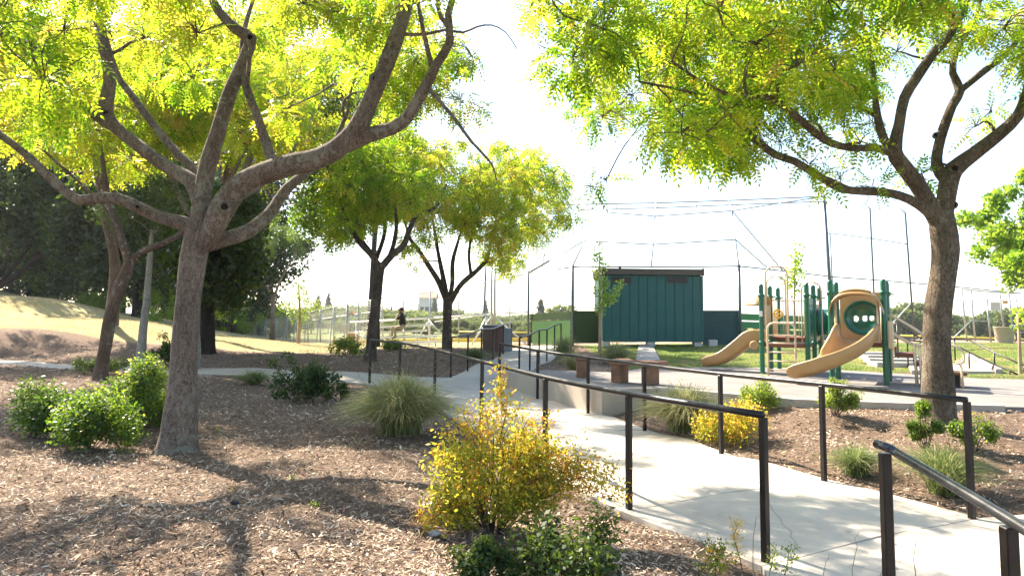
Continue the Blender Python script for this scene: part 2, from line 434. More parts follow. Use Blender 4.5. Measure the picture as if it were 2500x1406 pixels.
simple('light_pole', (.42,.40,.36), .5, .4, .1, 3)
simple('roof_tile', (.30,.16,.10), .8, 0, .2, 3)
simple('far_wall', (.55,.50,.44), .8, 0, .08, 2)
simple('hills', (.075,.10,.045), .95, 0, .35, .06, 0, .1)
def chain(name, col, cover):
    t = NT(name); w = worldpos(t)
    sep = t.n('ShaderNodeSeparateXYZ'); t.l(w, sep.inputs[0])
    h = t.math('MULTIPLY', t.math('ADD', sep.outputs[0], sep.outputs[1]), .8)
    a = t.math('MULTIPLY', t.math('ADD', h, sep.outputs[2]), 14.0)
    b = t.math('MULTIPLY', t.math('SUBTRACT', h, sep.outputs[2]), 14.0)
    wa = t.math('LESS_THAN', t.math('FRACT', a), cover); wb_ = t.math('LESS_THAN', t.math('FRACT', b), cover)
    f = t.math('MAXIMUM', wa, wb_)
    tr = t.n('ShaderNodeBsdfTransparent'); p = t.n('ShaderNodeBsdfPrincipled')
    p.inputs['Base Color'].default_value = (*col, 1); p.inputs['Metallic'].default_value = .4; p.inputs['Roughness'].default_value = .5
    mx = t.n('ShaderNodeMixShader'); t.l(f, mx.inputs[0]); t.l(tr.outputs[0], mx.inputs[1]); t.l(p.outputs[0], mx.inputs[2])
    t.l(mx.outputs[0], t.out.inputs['Surface']); MAT[name] = t.m
chain('chain_link', (.78,.76,.70), .25)
chain('chain_thin', (.35,.37,.4), .03)
t_ = NT('green_mesh')          # translucent woven screen
_a = t_.n('ShaderNodeBsdfTransparent'); _b = t_.n('ShaderNodeBsdfTranslucent'); _b.inputs[0].default_value = (.5,.72,.42,1)
_c = t_.n('ShaderNodeBsdfDiffuse'); _c.inputs[0].default_value = (.2,.36,.16,1)
_m = t_.n('ShaderNodeMixShader'); t_.l(_b.outputs[0], _m.inputs[1]); t_.l(_c.outputs[0], _m.inputs[2])
_k = t_.n('ShaderNodeMixShader'); _k.inputs[0].default_value = .62; t_.l(_a.outputs[0], _k.inputs[1]); t_.l(_m.outputs[0], _k.inputs[2])
t_.l(_k.outputs[0], t_.out.inputs['Surface']); MAT['green_mesh'] = t_.m
# ---------------------------------------------------------------- the ground sheet
def axis(lo, hi, a, b, step, grow=1.12):
    mid = list(np.arange(a, b + 1e-6, step)); s = step; up = [mid[-1]]
    while up[-1] < hi: s *= grow; up.append(up[-1] + s)
    s = step; dn = [mid[0]]
    while dn[-1] > lo: s *= grow; dn.append(dn[-1] - s)
    return np.array(dn[::-1][:-1] + mid + up[1:])
gx = axis(-700, 700, -11, 13, .18); gy = axis(-30, 900, .6, 27, .18)
GX, GY = np.meshgrid(gx, gy)
GZ = terrain(GX, GY)
def vnoise(x, y, s):
    return (np.sin(x*s*1.7 + 1.3*np.sin(y*s*1.1)) * np.cos(y*s*1.9 + 1.7*np.sin(x*s*.8)))
WALK = [[(1.58,4.42),(3.72,5.55),(6.4,5.75),(6.4,3.4),(3.8,2.9),(1.42,3.0),(1.45,3.7)],
        [(1.42,3.0),(3.8,2.9),(6.4,3.4),(6.4,.6),(1.42,.6)]]
WL = [(1.58,4.42),(.89,5.60),(.28,7.06),(-.48,9.45),(-1.4,11.95),(-2.28,13.62)]
WR = [(3.72,5.55),(3.11,6.77),(2.54,8.15),(1.98,9.85),(1.46,11.5),(.66,13.25)]
for i in range(5): WALK.append([WL[i], WL[i+1], WR[i+1], WR[i]])
WALK.append([(-2.28,13.62),(.66,13.25),(-.17,15.05),(.3,16.2),(-1.45,15.9)])
WALK.append([(-2.28,13.62),(-1.45,15.9),(-3.6,16.25),(-3.1,14.7)])
SN = [(-3.1,14.7),(-6,15.75),(-8.5,16.35),(-11,16.7),(-14,17.0),(-17,17.4)]
SF = [(-3.6,16.25),(-5.6,17.3),(-8.2,17.95),(-11,18.3),(-14,18.6),(-17,19.1)]
for i in range(5): WALK.append([SN[i], SF[i], SF[i+1], SN[i+1]])
RL = [(-1.45,15.9),(-.95,18.3),(-.45,20.8),(.0,23.4),(.3,26.2)]
RR = [(.3,16.2),(.78,18.3),(1.25,20.3),(1.7,22.3),(2.3,26)]
for i in range(4): WALK.append([RL[i], RR[i], RR[i+1], RL[i+1]])
onwalk = np.zeros(GX.shape, bool)
for p in WALK: onwalk |= inside(p, GX, GY)
inpl = inside(PLAZA, GX, GY)
soft = np.exp(-((GX**2 + GY**2) / 60.0**2))
GZ = GZ + np.where(onwalk, -.035, (.016*vnoise(GX,GY,2.3) + .011*vnoise(GX+4,GY-2,5.9)) * soft)
GZ = np.where(inpl, np.minimum(GZ, .22), GZ)
def sst(a, b, x): t = np.clip((x - a) / (b - a), 0, 1); return t*t*(3-2*t)
# zones
dry = sst(21.3, 22.8, GY + .12*(GX+9)) * sst(-4.5, -6.5, GX)
dry = np.maximum(dry, sst(24, 26.5, GY) * sst(2, -1, GX) * .9)
dry = np.maximum(dry, sst(-22, -26, GX))
green = sst(15.9, 16.6, GY + .16*np.maximum(0, GX-7) - .25*np.maximum(0, 4.5-GX)) * sst(2.2, 3.2, GX)
green = np.maximum(green, sst(14.3, 14.7, GY) * sst(9.6, 10.2, GX))
far = sst(26, 30, GY) * sst(-3, 4, GX)
dirt = np.maximum(far * sst(60, 45, GY), .8*np.exp(-((GX-1.7)**2 + (GY-16.6)**2)/2.2))
green = np.maximum(green * (1 - far), sst(48, 62, GY))
dry = dry * (1 - sst(52, 64, GY))
ny, nx = GX.shape
idx = np.arange(nx*ny).reshape(ny, nx)
Q = np.stack([idx[:-1,:-1], idx[:-1,1:], idx[1:,1:], idx[1:,:-1]], -1).reshape(-1, 4)
V = np.stack([GX.ravel(), GY.ravel(), GZ.ravel()], -1)
ground = link('ground', npmesh('ground', V, Q, {'dry': dry.ravel(), 'green': green.ravel(), 'dirt': dirt.ravel()}), MAT['ground'], None, True)
tag(ground, kind='structure')

# ---------------------------------------------------------------- concrete walk, slab by slab
def slab_mesh(poly, top, depth, gap=.009):
    c = Vector((sum(p[0] for p in poly)/len(poly), sum(p[1] for p in poly)/len(poly)))
    P = []
    for p in poly:
        v = Vector(p) - c; P.append(c + v * (1 - gap / max(v.length, .1)))
    area = sum(P[i].x*P[(i+1)%len(P)].y - P[(i+1)%len(P)].x*P[i].y for i in range(len(P)))
    if area < 0: P.reverse()
    bm = bmesh.new()
    f = bm.faces.new([bm.verts.new((p.x, p.y, 0)) for p in P])
    xs = [p.x for p in P]; ys = [p.y for p in P]
    for k in np.arange(math.floor(min(xs)) + .5, max(xs), .7):
        bmesh.ops.bisect_plane(bm, geom=bm.verts[:]+bm.edges[:]+bm.faces[:], plane_co=(k,0,0), plane_no=(1,0,0))
    for k in np.arange(math.floor(min(ys)) + .5, max(ys), .7):
        bmesh.ops.bisect_plane(bm, geom=bm.verts[:]+bm.edges[:]+bm.faces[:], plane_co=(0,k,0), plane_no=(0,1,0))
    for v in bm.verts: v.co.z = top(v.co.x, v.co.y)
    r = bmesh.ops.extrude_face_region(bm, geom=bm.faces[:])
    # the extruded copy becomes the bottom
    for v in [g for g in r['geom'] if isinstance(g, bmesh.types.BMVert)]: v.co.z -= depth
    bmesh.ops.recalc_face_normals(bm, faces=bm.faces[:])
    me = bpy.data.meshes.new('slab'); bm.to_mesh(me); bm.free(); return me
walk = bpy.data.objects.new('path', None); COL.objects.link(walk); walk.location = (1.5, 6, 0)
tag(walk, kind='structure')
for p in WALK:
    link('slab', slab_mesh(p, lambda x, y: tz(x, y) + .022, .09), MAT['concrete'], walk)
sub = MB()
for p in WALK[2:7]:
    pass
# ---------------------------------------------------------------- playground surface, retaining wall and curb
pl = MB(); pl.prism(PLAZA, .05, PLAZA_Z)
plaza = pl.build('playground_pavement', MAT['plaza_surface']); tag(plaza, kind='structure')
wall = empty('retaining_wall', (1.5, 11.6, -.1), 'low tan concrete retaining wall with a sharp corner beside the walk', 'wall')
def wallstrip(line, w, z0, z1, name, mat):
    m = MB()
    L = [Vector(p) for p in line]; A = []; B = []
    for i, p in enumerate(L):
        t = (L[min(i+1, len(L)-1)] - L[max(i-1, 0)]).normalized(); n = Vector((-t.y, t.x))
        A.append(p - n * w * .5); B.append(p + n * w * .5)
    for i in range(len(L) - 1):
        m.hexa([(*A[i], z0), (*A[i+1], z0), (*B[i+1], z0), (*B[i], z0), (*A[i], z1), (*A[i+1], z1), (*B[i+1], z1), (*B[i], z1)])
    return m.build(name, mat, wall)
m = MB()
# seat wall: outer faces of the corner
m.prism([(-.25,15.25),(1.5,11.35),(2.45,11.62),(2.50,11.95),(1.66,11.72),(.02,15.4)], -.3, PLAZA_Z + .012)
m.build('seat_wall', MAT['wall_concrete'], wall)
wallstrip([(2.46,11.79),(3.3,11.0),(4.2,10.2),(5.5,9.92),(6.9,9.72)], .16, -.1, PLAZA_Z + .03, 'curb', MAT['curb_concrete'])
# ---------------------------------------------------------------- wood-chip mulch
nC = 195000
r_ = np.exp(RNG.uniform(math.log(2.0), math.log(25.0), nC)); th = RNG.uniform(-.80, .80, nC)
cx, cy = r_ * np.sin(th), r_ * np.cos(th)
ok = ~inside(PLAZA, cx, cy)
for p in WALK: ok &= ~inside(p, cx, cy)
stray = RNG.random(nC) < .008
ok |= (stray & ~inside(PLAZA, cx, cy))
ok &= (cy < 25) & ~((cy > 22) & (cx < -7)) & ~((cx > 2.6) & (cy > 15))
cx, cy = cx[ok], cy[ok]; n = len(cx)
cz = terrain(cx, cy) + (.016*vnoise(cx,cy,2.3) + .011*vnoise(cx+4,cy-2,5.9))
shade_ = None
onw = np.zeros(n, bool)
for p in WALK: onw |= inside(p, cx, cy)
cz = np.where(onw, terrain(cx, cy) + .025, cz + RNG.uniform(.0, .022, n))
rr = np.sqrt(cx**2 + cy**2)
Ln = RNG.uniform(.006, .021, n) * (0.8 + .055*rr); Wd = Ln * RNG.uniform(.14, .38, n)
big = RNG.random(n) < .02; Ln[big] *= 2.0
az = RNG.uniform(0, 2*math.pi, n); tl = RNG.normal(0, .32, n); rl = RNG.normal(0, .5, n)
onf = ~onw
tl = tl*onf; rl = rl*onf
ux = np.stack([np.cos(az)*np.cos(tl), np.sin(az)*np.cos(tl), np.sin(tl)], -1)
vx = np.stack([-np.sin(az)*np.cos(rl), np.cos(az)*np.cos(rl), np.sin(rl)], -1)
C = np.stack([cx, cy, cz + np.abs(np.sin(tl))*Ln*.6], -1)
V = np.stack([C - ux*Ln[:,None] - vx*Wd[:,None], C + ux*Ln[:,None] - vx*Wd[:,None]*.6, C + ux*Ln[:,None]*.9 + vx*Wd[:,None], C - ux*Ln[:,None]*.85 + vx*Wd[:,None]*.8], 1).reshape(-1, 3)
tint = np.clip(RNG.beta(2.0, 2.4, n) + .16*vnoise(cx, cy, 1.3) + .10*vnoise(cx+3, cy+7, 3.7), 0, .97); tint[RNG.random(n) < .006] = 1.0
o = link('wood_chip_mulch', npmesh('mulch', V, np.arange(4*n).reshape(-1, 4), {'tint': np.repeat(tint, 4)}), MAT['mulch_chips'])
tag(o, 'loose brown wood chips covering the planting beds', 'mulch', kind='stuff')
# ---------------------------------------------------------------- grass blades on the lawn slope and the dry bank
def blades(name, label, x, y, h, w, mat, lean=.35):
    n = len(x); z = terrain(x, y) - .01
    a = RNG.uniform(0, 2*math.pi, n); H = h * RNG.uniform(.5, 1.3, n); ln = RNG.normal(0, lean, (n, 2)) * H[:, None]
    b = np.stack([np.cos(a), np.sin(a), 0*a], -1) * (w * RNG.uniform(.6, 1.4, n))[:, None]
    p = np.stack([x, y, z], -1); t = p + np.concatenate([ln, H[:, None]], 1)
    V = np.stack([p - b, p + b, t], 1).reshape(-1, 3)
    o = link(name, npmesh(name, V, np.arange(3*n).reshape(-1, 3), {'tint': np.repeat(RNG.random(n), 3)}), mat)
    return tag(o, label, 'grass', kind='stuff')
n = 60000
x = RNG.uniform(2.5, 24, n); y = RNG.uniform(14.4, 25.5, n)
g = sst(15.9, 16.6, y + .16*np.maximum(0, x-7) - .25*np.maximum(0, 4.5-x)) * sst(2.2, 3.2, x)
k = (g > .5) & ~inside(PLAZA, x, y)
blades('lawn_grass', 'short green and straw coloured lawn grass on the slope behind the playground', x[k], y[k], .055, .006, MAT['lawn_grass'])
n = 60000
x = RNG.uniform(-26, -6, n); y = RNG.uniform(22.5, 34, n)
blades('dry_grass', 'dry pale yellow grass on the bank below the oaks', x, y, .06, .008, MAT['straw'])
# ---------------------------------------------------------------- foliage tools
def unit(v): return v / np.maximum(np.linalg.norm(v, axis=-1, keepdims=True), 1e-9)
def frames(d, up):
    """rotation matrices with columns (side, along, up) for directions d and approximate ups"""
    y = unit(d); x = unit(np.cross(y, up)); z = np.cross(x, y)
    return np.stack([x, y, z], -1)
def compound_leaf(pairs=6, L=.24, lf=.062, w=.0085, droop=.35):
    """pinnate leaf along +Y with narrow leaflets, 1 quad each"""
    V = []
    for i in range(pairs + 1):
        s = (i + 1) / (pairs + .8); y = L * s; z = -droop * L * s * s
        sides = (-1, 1) if i < pairs else (0,)
        for sd in sides:
            l = lf * (1.0 - .35 * abs(s - .45)); dx, dy = (sd * .86, .5) if sd else (0, 1)
            px, py = -dy, dx
            b = (0, y, z); t = (dx * l, y + dy * l, z - .28 * l)
            m1 = (dx*l*.42 + px*w, y + dy*l*.42 + py*w, z - .06*l); m2 = (dx*l*.42 - px*w, y + dy*l*.42 - py*w, z - .06*l)
            V += [b, m2, t, m1]
    return np.array(V)
def clump_leaf(k, spread, size, seed, ratio=.5):
    r = np.random.default_rng(seed); V = []
    for i in range(k):
        c = r.normal(0, spread * .5, 3); a = unit(r.normal(0, 1, 3) + np.array([0, .4, .15])); b = unit(np.cross(a, r.normal(0, 1, 3)))
        s = size * r.uniform(.6, 1.25)
        V += [c, c + a*s*.5 - b*s*ratio*.5, c + a*s, c + a*s*.5 + b*s*ratio*.5]
    return np.array(V)
def scatter_leaves(T, pos, d, up, scale, tint, jitter=.06):
    n = len(pos); k = len(T)
    R = frames(d, up)
    V = np.einsum('nij,kj->nki', R, T) * scale[:, None, None] + pos[:, None, :]
    tt = np.repeat(np.clip(tint, 0, 1), k)
    if jitter:
        tt = np.clip(tt + np.repeat(RNG.normal(0, jitter, n * k // 4), 4), 0, 1)
    return V.reshape(-1, 3), tt
def leafmesh(name, parts, mat, parent):
    V = np.concatenate([p[0] for p in parts]); t = np.concatenate([p[1] for p in parts])
    return link(name, npmesh(name, V, np.arange(len(V)).reshape(-1, 4), {'tint': t}), mat, parent)
def limb_np(P, n=9, wob=.0, seed=0):
    """P rows (x,y,z,r) -> tube arrays with a knobbly surface"""
    P = np.asarray(P, float); m = len(P)
    T = unit(np.gradient(P[:, :3], axis=0)); a = np.cross(T[0], [0.3, .2, 1.0]); a = unit(a) if np.linalg.norm(a) > 1e-3 else np.array([1., 0, 0])
    V = np.empty((m, n, 3)); th = 2*math.pi*np.arange(n)/n; r0 = np.random.default_rng(seed)
    ph = r0.uniform(0, 6.28, 4)
    for i in range(m):
        a = a - T[i]*a.dot(T[i]); a = unit(a); b = np.cross(T[i], a)
        rr = P[i, 3] * (1 + wob*(.5*np.sin(2*th + ph[0] + i*.35) + .35*np.sin(3*th + ph[1] - i*.5) + .4*np.sin(i*.9 + ph[2])))
        V[i] = P[i, :3] + (np.cos(th)[:, None]*a + np.sin(th)[:, None]*b) * rr[:, None]
    i, k = np.meshgrid(np.arange(m-1), np.arange(n), indexing='ij'); k2 = (k+1) % n
    F = np.stack([i*n+k, i*n+k2, (i+1)*n+k2, (i+1)*n+k], -1).reshape(-1, 4)
    return V.reshape(-1, 3), F
def join_np(parts):
    V = []; F = []; b = 0
    for v, f in parts: V.append(v); F.append(f + b); b += len(v)
    return np.concatenate(V), np.concatenate(F)
def px_limb(rows, step=.12):
    """rows (px, py, depth, radius) -> smooth rows (x,y,z,r)"""
    P = [(*at(a, b, d), r) for a, b, d, r in rows]
    S = smooth_line(P, step); S[:, 3] = np.maximum(S[:, 3], .006); return S
def twig_to(start, end, r0, r1, seed, sag=.12, n=7):
    r = np.random.default_rng(seed); t = np.linspace(0, 1, n)[:, None]; L = np.linalg.norm(end - start)
    P = start + (end - start)*t + np.sin(math.pi*t) * (r.normal(0, sag, 3)*L + np.array([0, 0, .10*L]))
    P[1:-1] += r.normal(0, .02*L, (n-2, 3))
    return np.concatenate([P, r0 + (r1 - r0)*t], 1)
def nearest(limbpts, p):
    d = np.linalg.norm(limbpts[:, :3] - p, axis=1) + .6*np.maximum(0, limbpts[:, 2] - p[2])
    return limbpts[np.argmin(d)]
def tree(name, label, base, limbs, blobs, leafT, leafmat, barkmat, per_blob, scale=(.8, 1.25), group=None, trunk_n=12,
         tint=(.45, .2), twig_r=.02, spread=1.0, droop=.5, wob=.08, seed=1, up_bias=.15, subs=5, cat='tree', yellow_top=.0, knots=()):
    """limbs: first is the trunk; blobs rows (x,y,z,r) of leaf clusters, each reached by a branch"""
    rg = np.random.default_rng(seed)
    root = empty(name, base, label, cat, group)
    tr = limb_np(limbs[0], trunk_n, wob, seed)
    if trunk_n >= 12:      # spreading roots at the foot
        bz = limbs[0][0][2]; cxy = limbs[0][0][:2]; vv = tr[0]; hh_ = np.clip(1 - (vv[:, 2] - bz)/.24, 0, 1)
        an_ = np.arctan2(vv[:, 1] - cxy[1], vv[:, 0] - cxy[0]); fl_ = hh_**2.2*(.10 + .30*np.maximum(0, np.sin(an_*5 + seed))**1.5 + .08*np.sin(an_*3 + 1.3*seed))
        vv[:, :2] += (vv[:, :2] - cxy)*fl_[:, None]
    link('trunk', npmesh('trunk', *tr), barkmat, root, True)
    for i, l in enumerate(limbs[1:]):
        link('limb', npmesh('limb', *limb_np(l, max(7, trunk_n - 3), wob, seed + i)), barkmat, root, True)
    allp = np.concatenate([l[len(l)//4:] for l in limbs[1:]] + [limbs[0][-2:]]) if len(limbs) > 1 else limbs[0][-6:]
    tw = []; L = []; D = []; S = []; Tn = []
    order = np.argsort([np.min(np.linalg.norm(allp[:, :3] - b[:3], axis=1)) for b in blobs]) if len(blobs) else []
    for bi in order:
        b = blobs[bi]; c, r = b[:3], b[3]
        s = nearest(allp, c)
        dist = np.linalg.norm(c - s[:3])
        if dist > .25:
            br = twig_to(s[:3], c, min(s[3]*.8, twig_r*(1 + .45*dist)), twig_r*.45, seed*1000 + bi)
            tw.append(limb_np(br, 5)); allp = np.concatenate([allp, br[2:]])
        for k in range(subs):
            v = unit(rg.normal(0, 1, 3)) * np.array([1, 1, .75]) * r * rg.uniform(.7, 1.05)
            t0 = c + v*.05; st = twig_to(t0, c + v, twig_r*.4, .004, seed*7777 + bi*31 + k, .15, 4)
            tw.append(limb_np(st, 3))
        n = max(3, int(per_blob * (r/.5)**2 * rg.uniform(.7, 1.3)))
        u = unit(rg.normal(0, 1, (n, 3))) * (rg.random(n)**.45)[:, None] * r * spread * np.array([1, 1, .78])
        # loose bunches inside the blob
        cen = unit(rg.normal(0, 1, (7, 3))) * r * .62
        u = .55*u + .6*cen[rg.integers(0, 7, n)]*rg.uniform(.6, 1.25, (n, 1))
        L.append(c + u)
        D.append(unit(u)*1.0 + rg.normal(0, .55, (n, 3)) + np.array([0, 0, up_bias - droop]))
        S.append(rg.uniform(scale[0], scale[1], n))
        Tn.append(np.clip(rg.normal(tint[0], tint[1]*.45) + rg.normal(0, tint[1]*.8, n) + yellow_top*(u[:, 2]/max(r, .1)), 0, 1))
    if tw: link('branches', npmesh('branches', *join_np(tw)), barkmat, root, True)['kind'] = 'stuff'
    if L:
        L = np.concatenate(L); D = np.concatenate(D); S = np.concatenate(S); Tn = np.concatenate(Tn)
        up = rg.normal(0, .5, (len(L), 3)) + np.array([0, 0, 1.0])
        o = leafmesh('crown', [scatter_leaves(leafT, L, D, up, S, Tn)], leafmat, root); o['kind'] = 'stuff'
    return root
def rscale(limbs, k0, k1):
    for i, l in enumerate(limbs): l[:, 3] *= k0 if i == 0 else k1
    return limbs
def knot(root, px, py, d, r, mat):
    """healed pruning scar: a rounded ring of bark round a sunken dark heart"""
    c = at(px, py, d); n = (EYE - c); n.z *= .3; n.normalize(); n = (n + Vector((.15, 0, .1))).normalized()
    m = MB(); m.lathe(c, [(r*1.35, -.05), (r*1.3, .0), (r*1.12, r*.34), (r*.85, r*.36), (r*.66, r*.12), (r*.5, -.01)], 18, n); k = m.build('knot', mat, root)
    m = MB(); m.lathe(c, [(r*.66, r*.08), (r*.3, .0), (0, -.004)], 14, n); m.build('knot_heart', MAT['bark_dark'], k)
def fill_blobs(n, cen, rad, rmin, rmax, seed, keep=None, shell=.35, close=.41):
    """blob centres through an ellipsoid volume, thinned by keep(P)->bool"""
    rg = np.random.default_rng(seed); out = []
    cen = np.array(cen); rad = np.array(rad); tries = 0
    while len(out) < n and tries < 60000:
        tries += 1
        v = unit(rg.normal(0, 1, 3)) * (shell + (1-shell)*rg.random())**.6
        p = cen + v*rad; r = rg.uniform(rmin, rmax)
        if keep is not None and not keep(p, r): continue
        if any(np.linalg.norm(p - q[:3]) < close*(r + q[3]) for q in out): continue
        out.append(np.array([*p, r]))
    return np.array(out)
LITZONE = [(-5.2,8.3),(-5.4,4.6),(-3.2,3.2),(-.4,3.9),(.8,4.2),(1.0,6.5),(-.6,8.6)]
AMBERZONE = [(-.9,4.2),(.9,4.2),(1.1,6.6),(-.6,6.8)]
PATHZONE = [(.2,6.2),(2.4,5.9),(2.7,8.5),(1.4,11.6),(-.6,11.2)]
def sunhole(blobs, frac, seed):
    """thin the crown where gaps let the sun through to the near bed"""
    rg = np.random.default_rng(seed); out = []
    for b in blobs:
        k = b[2] / sdir.z; gx_, gy_ = b[0] - sdir.x*k, b[1] - sdir.y*k
        if bool(inside(LITZONE, np.array([gx_]), np.array([gy_]))[0]) and rg.random() < frac: continue
        if bool(inside(PATHZONE, np.array([gx_]), np.array([gy_]))[0]) and rg.random() < .85: continue
        k2 = (b[2] - .5) / sdir.z; ax_, ay_ = b[0] - sdir.x*k2, b[1] - sdir.y*k2
        if bool(inside(AMBERZONE, np.array([ax_]), np.array([ay_]))[0]): continue
        if rg.random() < .08: continue
        out.append(b)
    return np.array(out)
def px1(p):
    a, b, c = project(np.array([p])); return float(a[0]), float(b[0]), float(c[0])
# ---------------------------------------------------------------- the trees
PIST = compound_leaf(5, .22, .072, .0125)
PIST_FAR = compound_leaf(3, .25, .11, .021)
OAK = clump_leaf(6, .30, .15, 3, .6)
OAK_FINE = clump_leaf(7, .26, .07, 5, .5)
OAK_BIG = clump_leaf(6, .36, .17, 5, .5)
MAPLE = clump_leaf(5, .14, .10, 8, .9)
def plimb(rows): return px_limb(rows, .3)
def low_of(tab):
    X = [a for a, b in tab]; Y = [b for a, b in tab]
    return lambda x: float(np.interp(x, X, Y))

# --- broad pistache whose trunk fills the near bed
g = onground(434, 1100); D1 = g.y
T1 = [px_limb([(433,1112,D1,.30),(435,1085,D1,.235),(440,1010,D1,.205),(448,900,D1,.185),(456,790,D1,.168),(466,680,D1,.16),(477,600,D1,.165),(488,545,D1,.17)]),
 px_limb([(492,600,D1,.12),(520,560,D1-.05,.14),(548,500,D1-.1,.15),(600,442,D1-.15,.135),(700,405,D1-.3,.125),(790,383,D1-.4,.122),(862,328,D1-.5,.115),(902,250,D1-.55,.105),(950,140,D1-.6,.092),(985,40,D1-.6,.08),(1003,-70,D1-.6,.07),(1010,-260,D1-.6,.045)]),
 px_limb([(815,370,D1-.4,.08),(900,330,D1-.5,.085),(983,300,D1-.6,.072),(1042,205,D1-.7,.066),(1064,160,D1-.75,.058),(1098,103,D1-.8,.048),(1094,36,D1-.85,.04),(1112,-30,D1-.9,.034),(1130,-200,D1-1,.02)]),
 px_limb([(1056,175,D1-.72,.03),(1046,130,D1-.75,.028),(1032,70,D1-.8,.024),(1020,0,D1-.85,.02),(1010,-90,D1-.9,.014)]),
 px_limb([(505,600,D1,.09),(551,583,D1+.15,.10),(605,566,D1+.35,.092),(658,522,D1+.6,.08),(697,464,D1+.8,.07),(740,428,D1+1.0,.06),(800,380,D1+1.3,.045),(850,270,D1+1.6,.03)]),
 px_limb([(487,560,D1,.12),(494,480,D1,.115),(508,405,D1+.05,.105),(530,330,D1+.1,.092),(558,235,D1+.2,.085),(598,142,D1+.3,.08),(612,95,D1+.3,.085),(580,75,D1+.3,.07),(535,30,D1+.3,.06),(505,-40,D1+.3,.05),(470,-200,D1+.3,.03)]),
 px_limb([(668,402,D1-.1,.06),(655,365,D1,.06),(628,285,D1+.1,.055),(602,215,D1+.2,.05),(590,150,D1+.35,.04),(600,60,D1+.6,.03),(640,-60,D1+.8,.02)]),
 px_limb([(492,500,D1,.10),(470,445,D1+.1,.095),(409,409,D1+.2,.085),(338,356,D1+.3,.082),(285,313,D1+.35,.082),(258,272,D1+.4,.085),(268,199,D1+.4,.075),(256,124,D1+.45,.07),(240,53,D1+.5,.06),(212,-10,D1+.5,.05),(180,-200,D1+.5,.03)]),
 px_limb([(480,430,D1+.3,.055),(462,402,D1+.35,.055),(420,360,D1+.5,.055),(373,302,D1+.6,.05),(320,231,D1+.7,.045),(285,180,D1+.8,.04),(250,60,D1+1,.03)]),
 px_limb([(268,308,D1+.36,.05),(231,283,D1+.3,.052),(178,220,D1+.2,.05),(142,160,D1+.1,.046),(107,132,D1,.042),(53,103,D1,.038),(0,82,D1-.1,.032),(-70,30,D1-.2,.024)]),
 px_limb([(478,560,D1,.09),(448,545,D1-.05,.09),(391,531,D1-.1,.08),(338,507,D1-.2,.072),(285,484,D1-.25,.066),(231,484,D1-.3,.062),(192,488,D1-.3,.06),(153,462,D1-.35,.056),(114,426,D1-.4,.052),(60,375,D1-.5,.046),(0,328,D1-.5,.04),(-90,250,D1-.6,.03)]),
 px_limb([(256,124,D1+.45,.03),(225,118,D1+.4,.03),(170,105,D1+.3,.027),(110,76,D1+.2,.024),(40,52,D1+.1,.02),(-30,40,D1,.014)]),
 px_limb([(1040,210,D1-.7,.025),(1075,250,D1-.8,.022),(1110,290,D1-.9,.02),(1150,345,D1-1,.016),(1200,400,D1-1.1,.011),(1212,440,D1-1.1,.007)]),
 px_limb([(990,85,D1-.6,.02),(1040,84,D1-.65,.017),(1085,74,D1-.7,.015),(1130,80,D1-.8,.013),(1165,66,D1-.85,.011),(1200,62,D1-.9,.009),(1235,80,D1-1,.007),(1262,120,D1-1,.004)])]
rscale(T1, .86, .95)
lo1 = low_of([(-200,520),(0,470),(120,430),(250,470),(330,430),(400,350),(520,330),(620,380),(720,330),(820,330),(900,330),(1000,300),(1100,330),(1180,280),(1215,170),(1270,150),(1300,40),(1400,-60)])
LP1 = np.concatenate([l[::2] for l in T1[1:8]])
lx1, ly1, ld1 = project(LP1[:, :3])
def keep1(p, r):
    a, b, c = px1(p)
    if c < 3.0: return False
    rp = FPX * r / c
    if b + rp*.8 > lo1(a): return False
    if p[2] < 2.6: return False
    if 430 < a < 700 and b > 300 and c < D1 - .2: return False
    near = (np.hypot(lx1 - a, ly1 - b) < rp*.8 + 8) & (ld1 > c - .25)
    if near.any() and (b > -40): return False
    return True
bl1 = fill_blobs(135, (-3.5, D1 + .3, 4.9), (4.7, 4.3, 2.2), .32, .58, 11, keep1, .1)
bl1 = sunhole(bl1, .66, 3)
r1 = tree('pistache_tree', 'broad pistache with thick lichen spotted trunk and limbs spreading low over the near bed', g, T1, bl1, PIST, MAT['pistache_leaf'], MAT['bark_pistache'], 118, (.75, 1.25), trunk_n=16, tint=(.52, .27), subs=9, seed=21, yellow_top=.12)

for k_ in ((918,192,D1-.66,.055),(610,92,D1+.21,.05),(258,276,D1+.31,.045),(548,505,D1-.24,.06),(640,425,D1-.31,.035),(335,505,D1-.28,.03)): knot(r1, *k_, MAT['bark_pistache'])
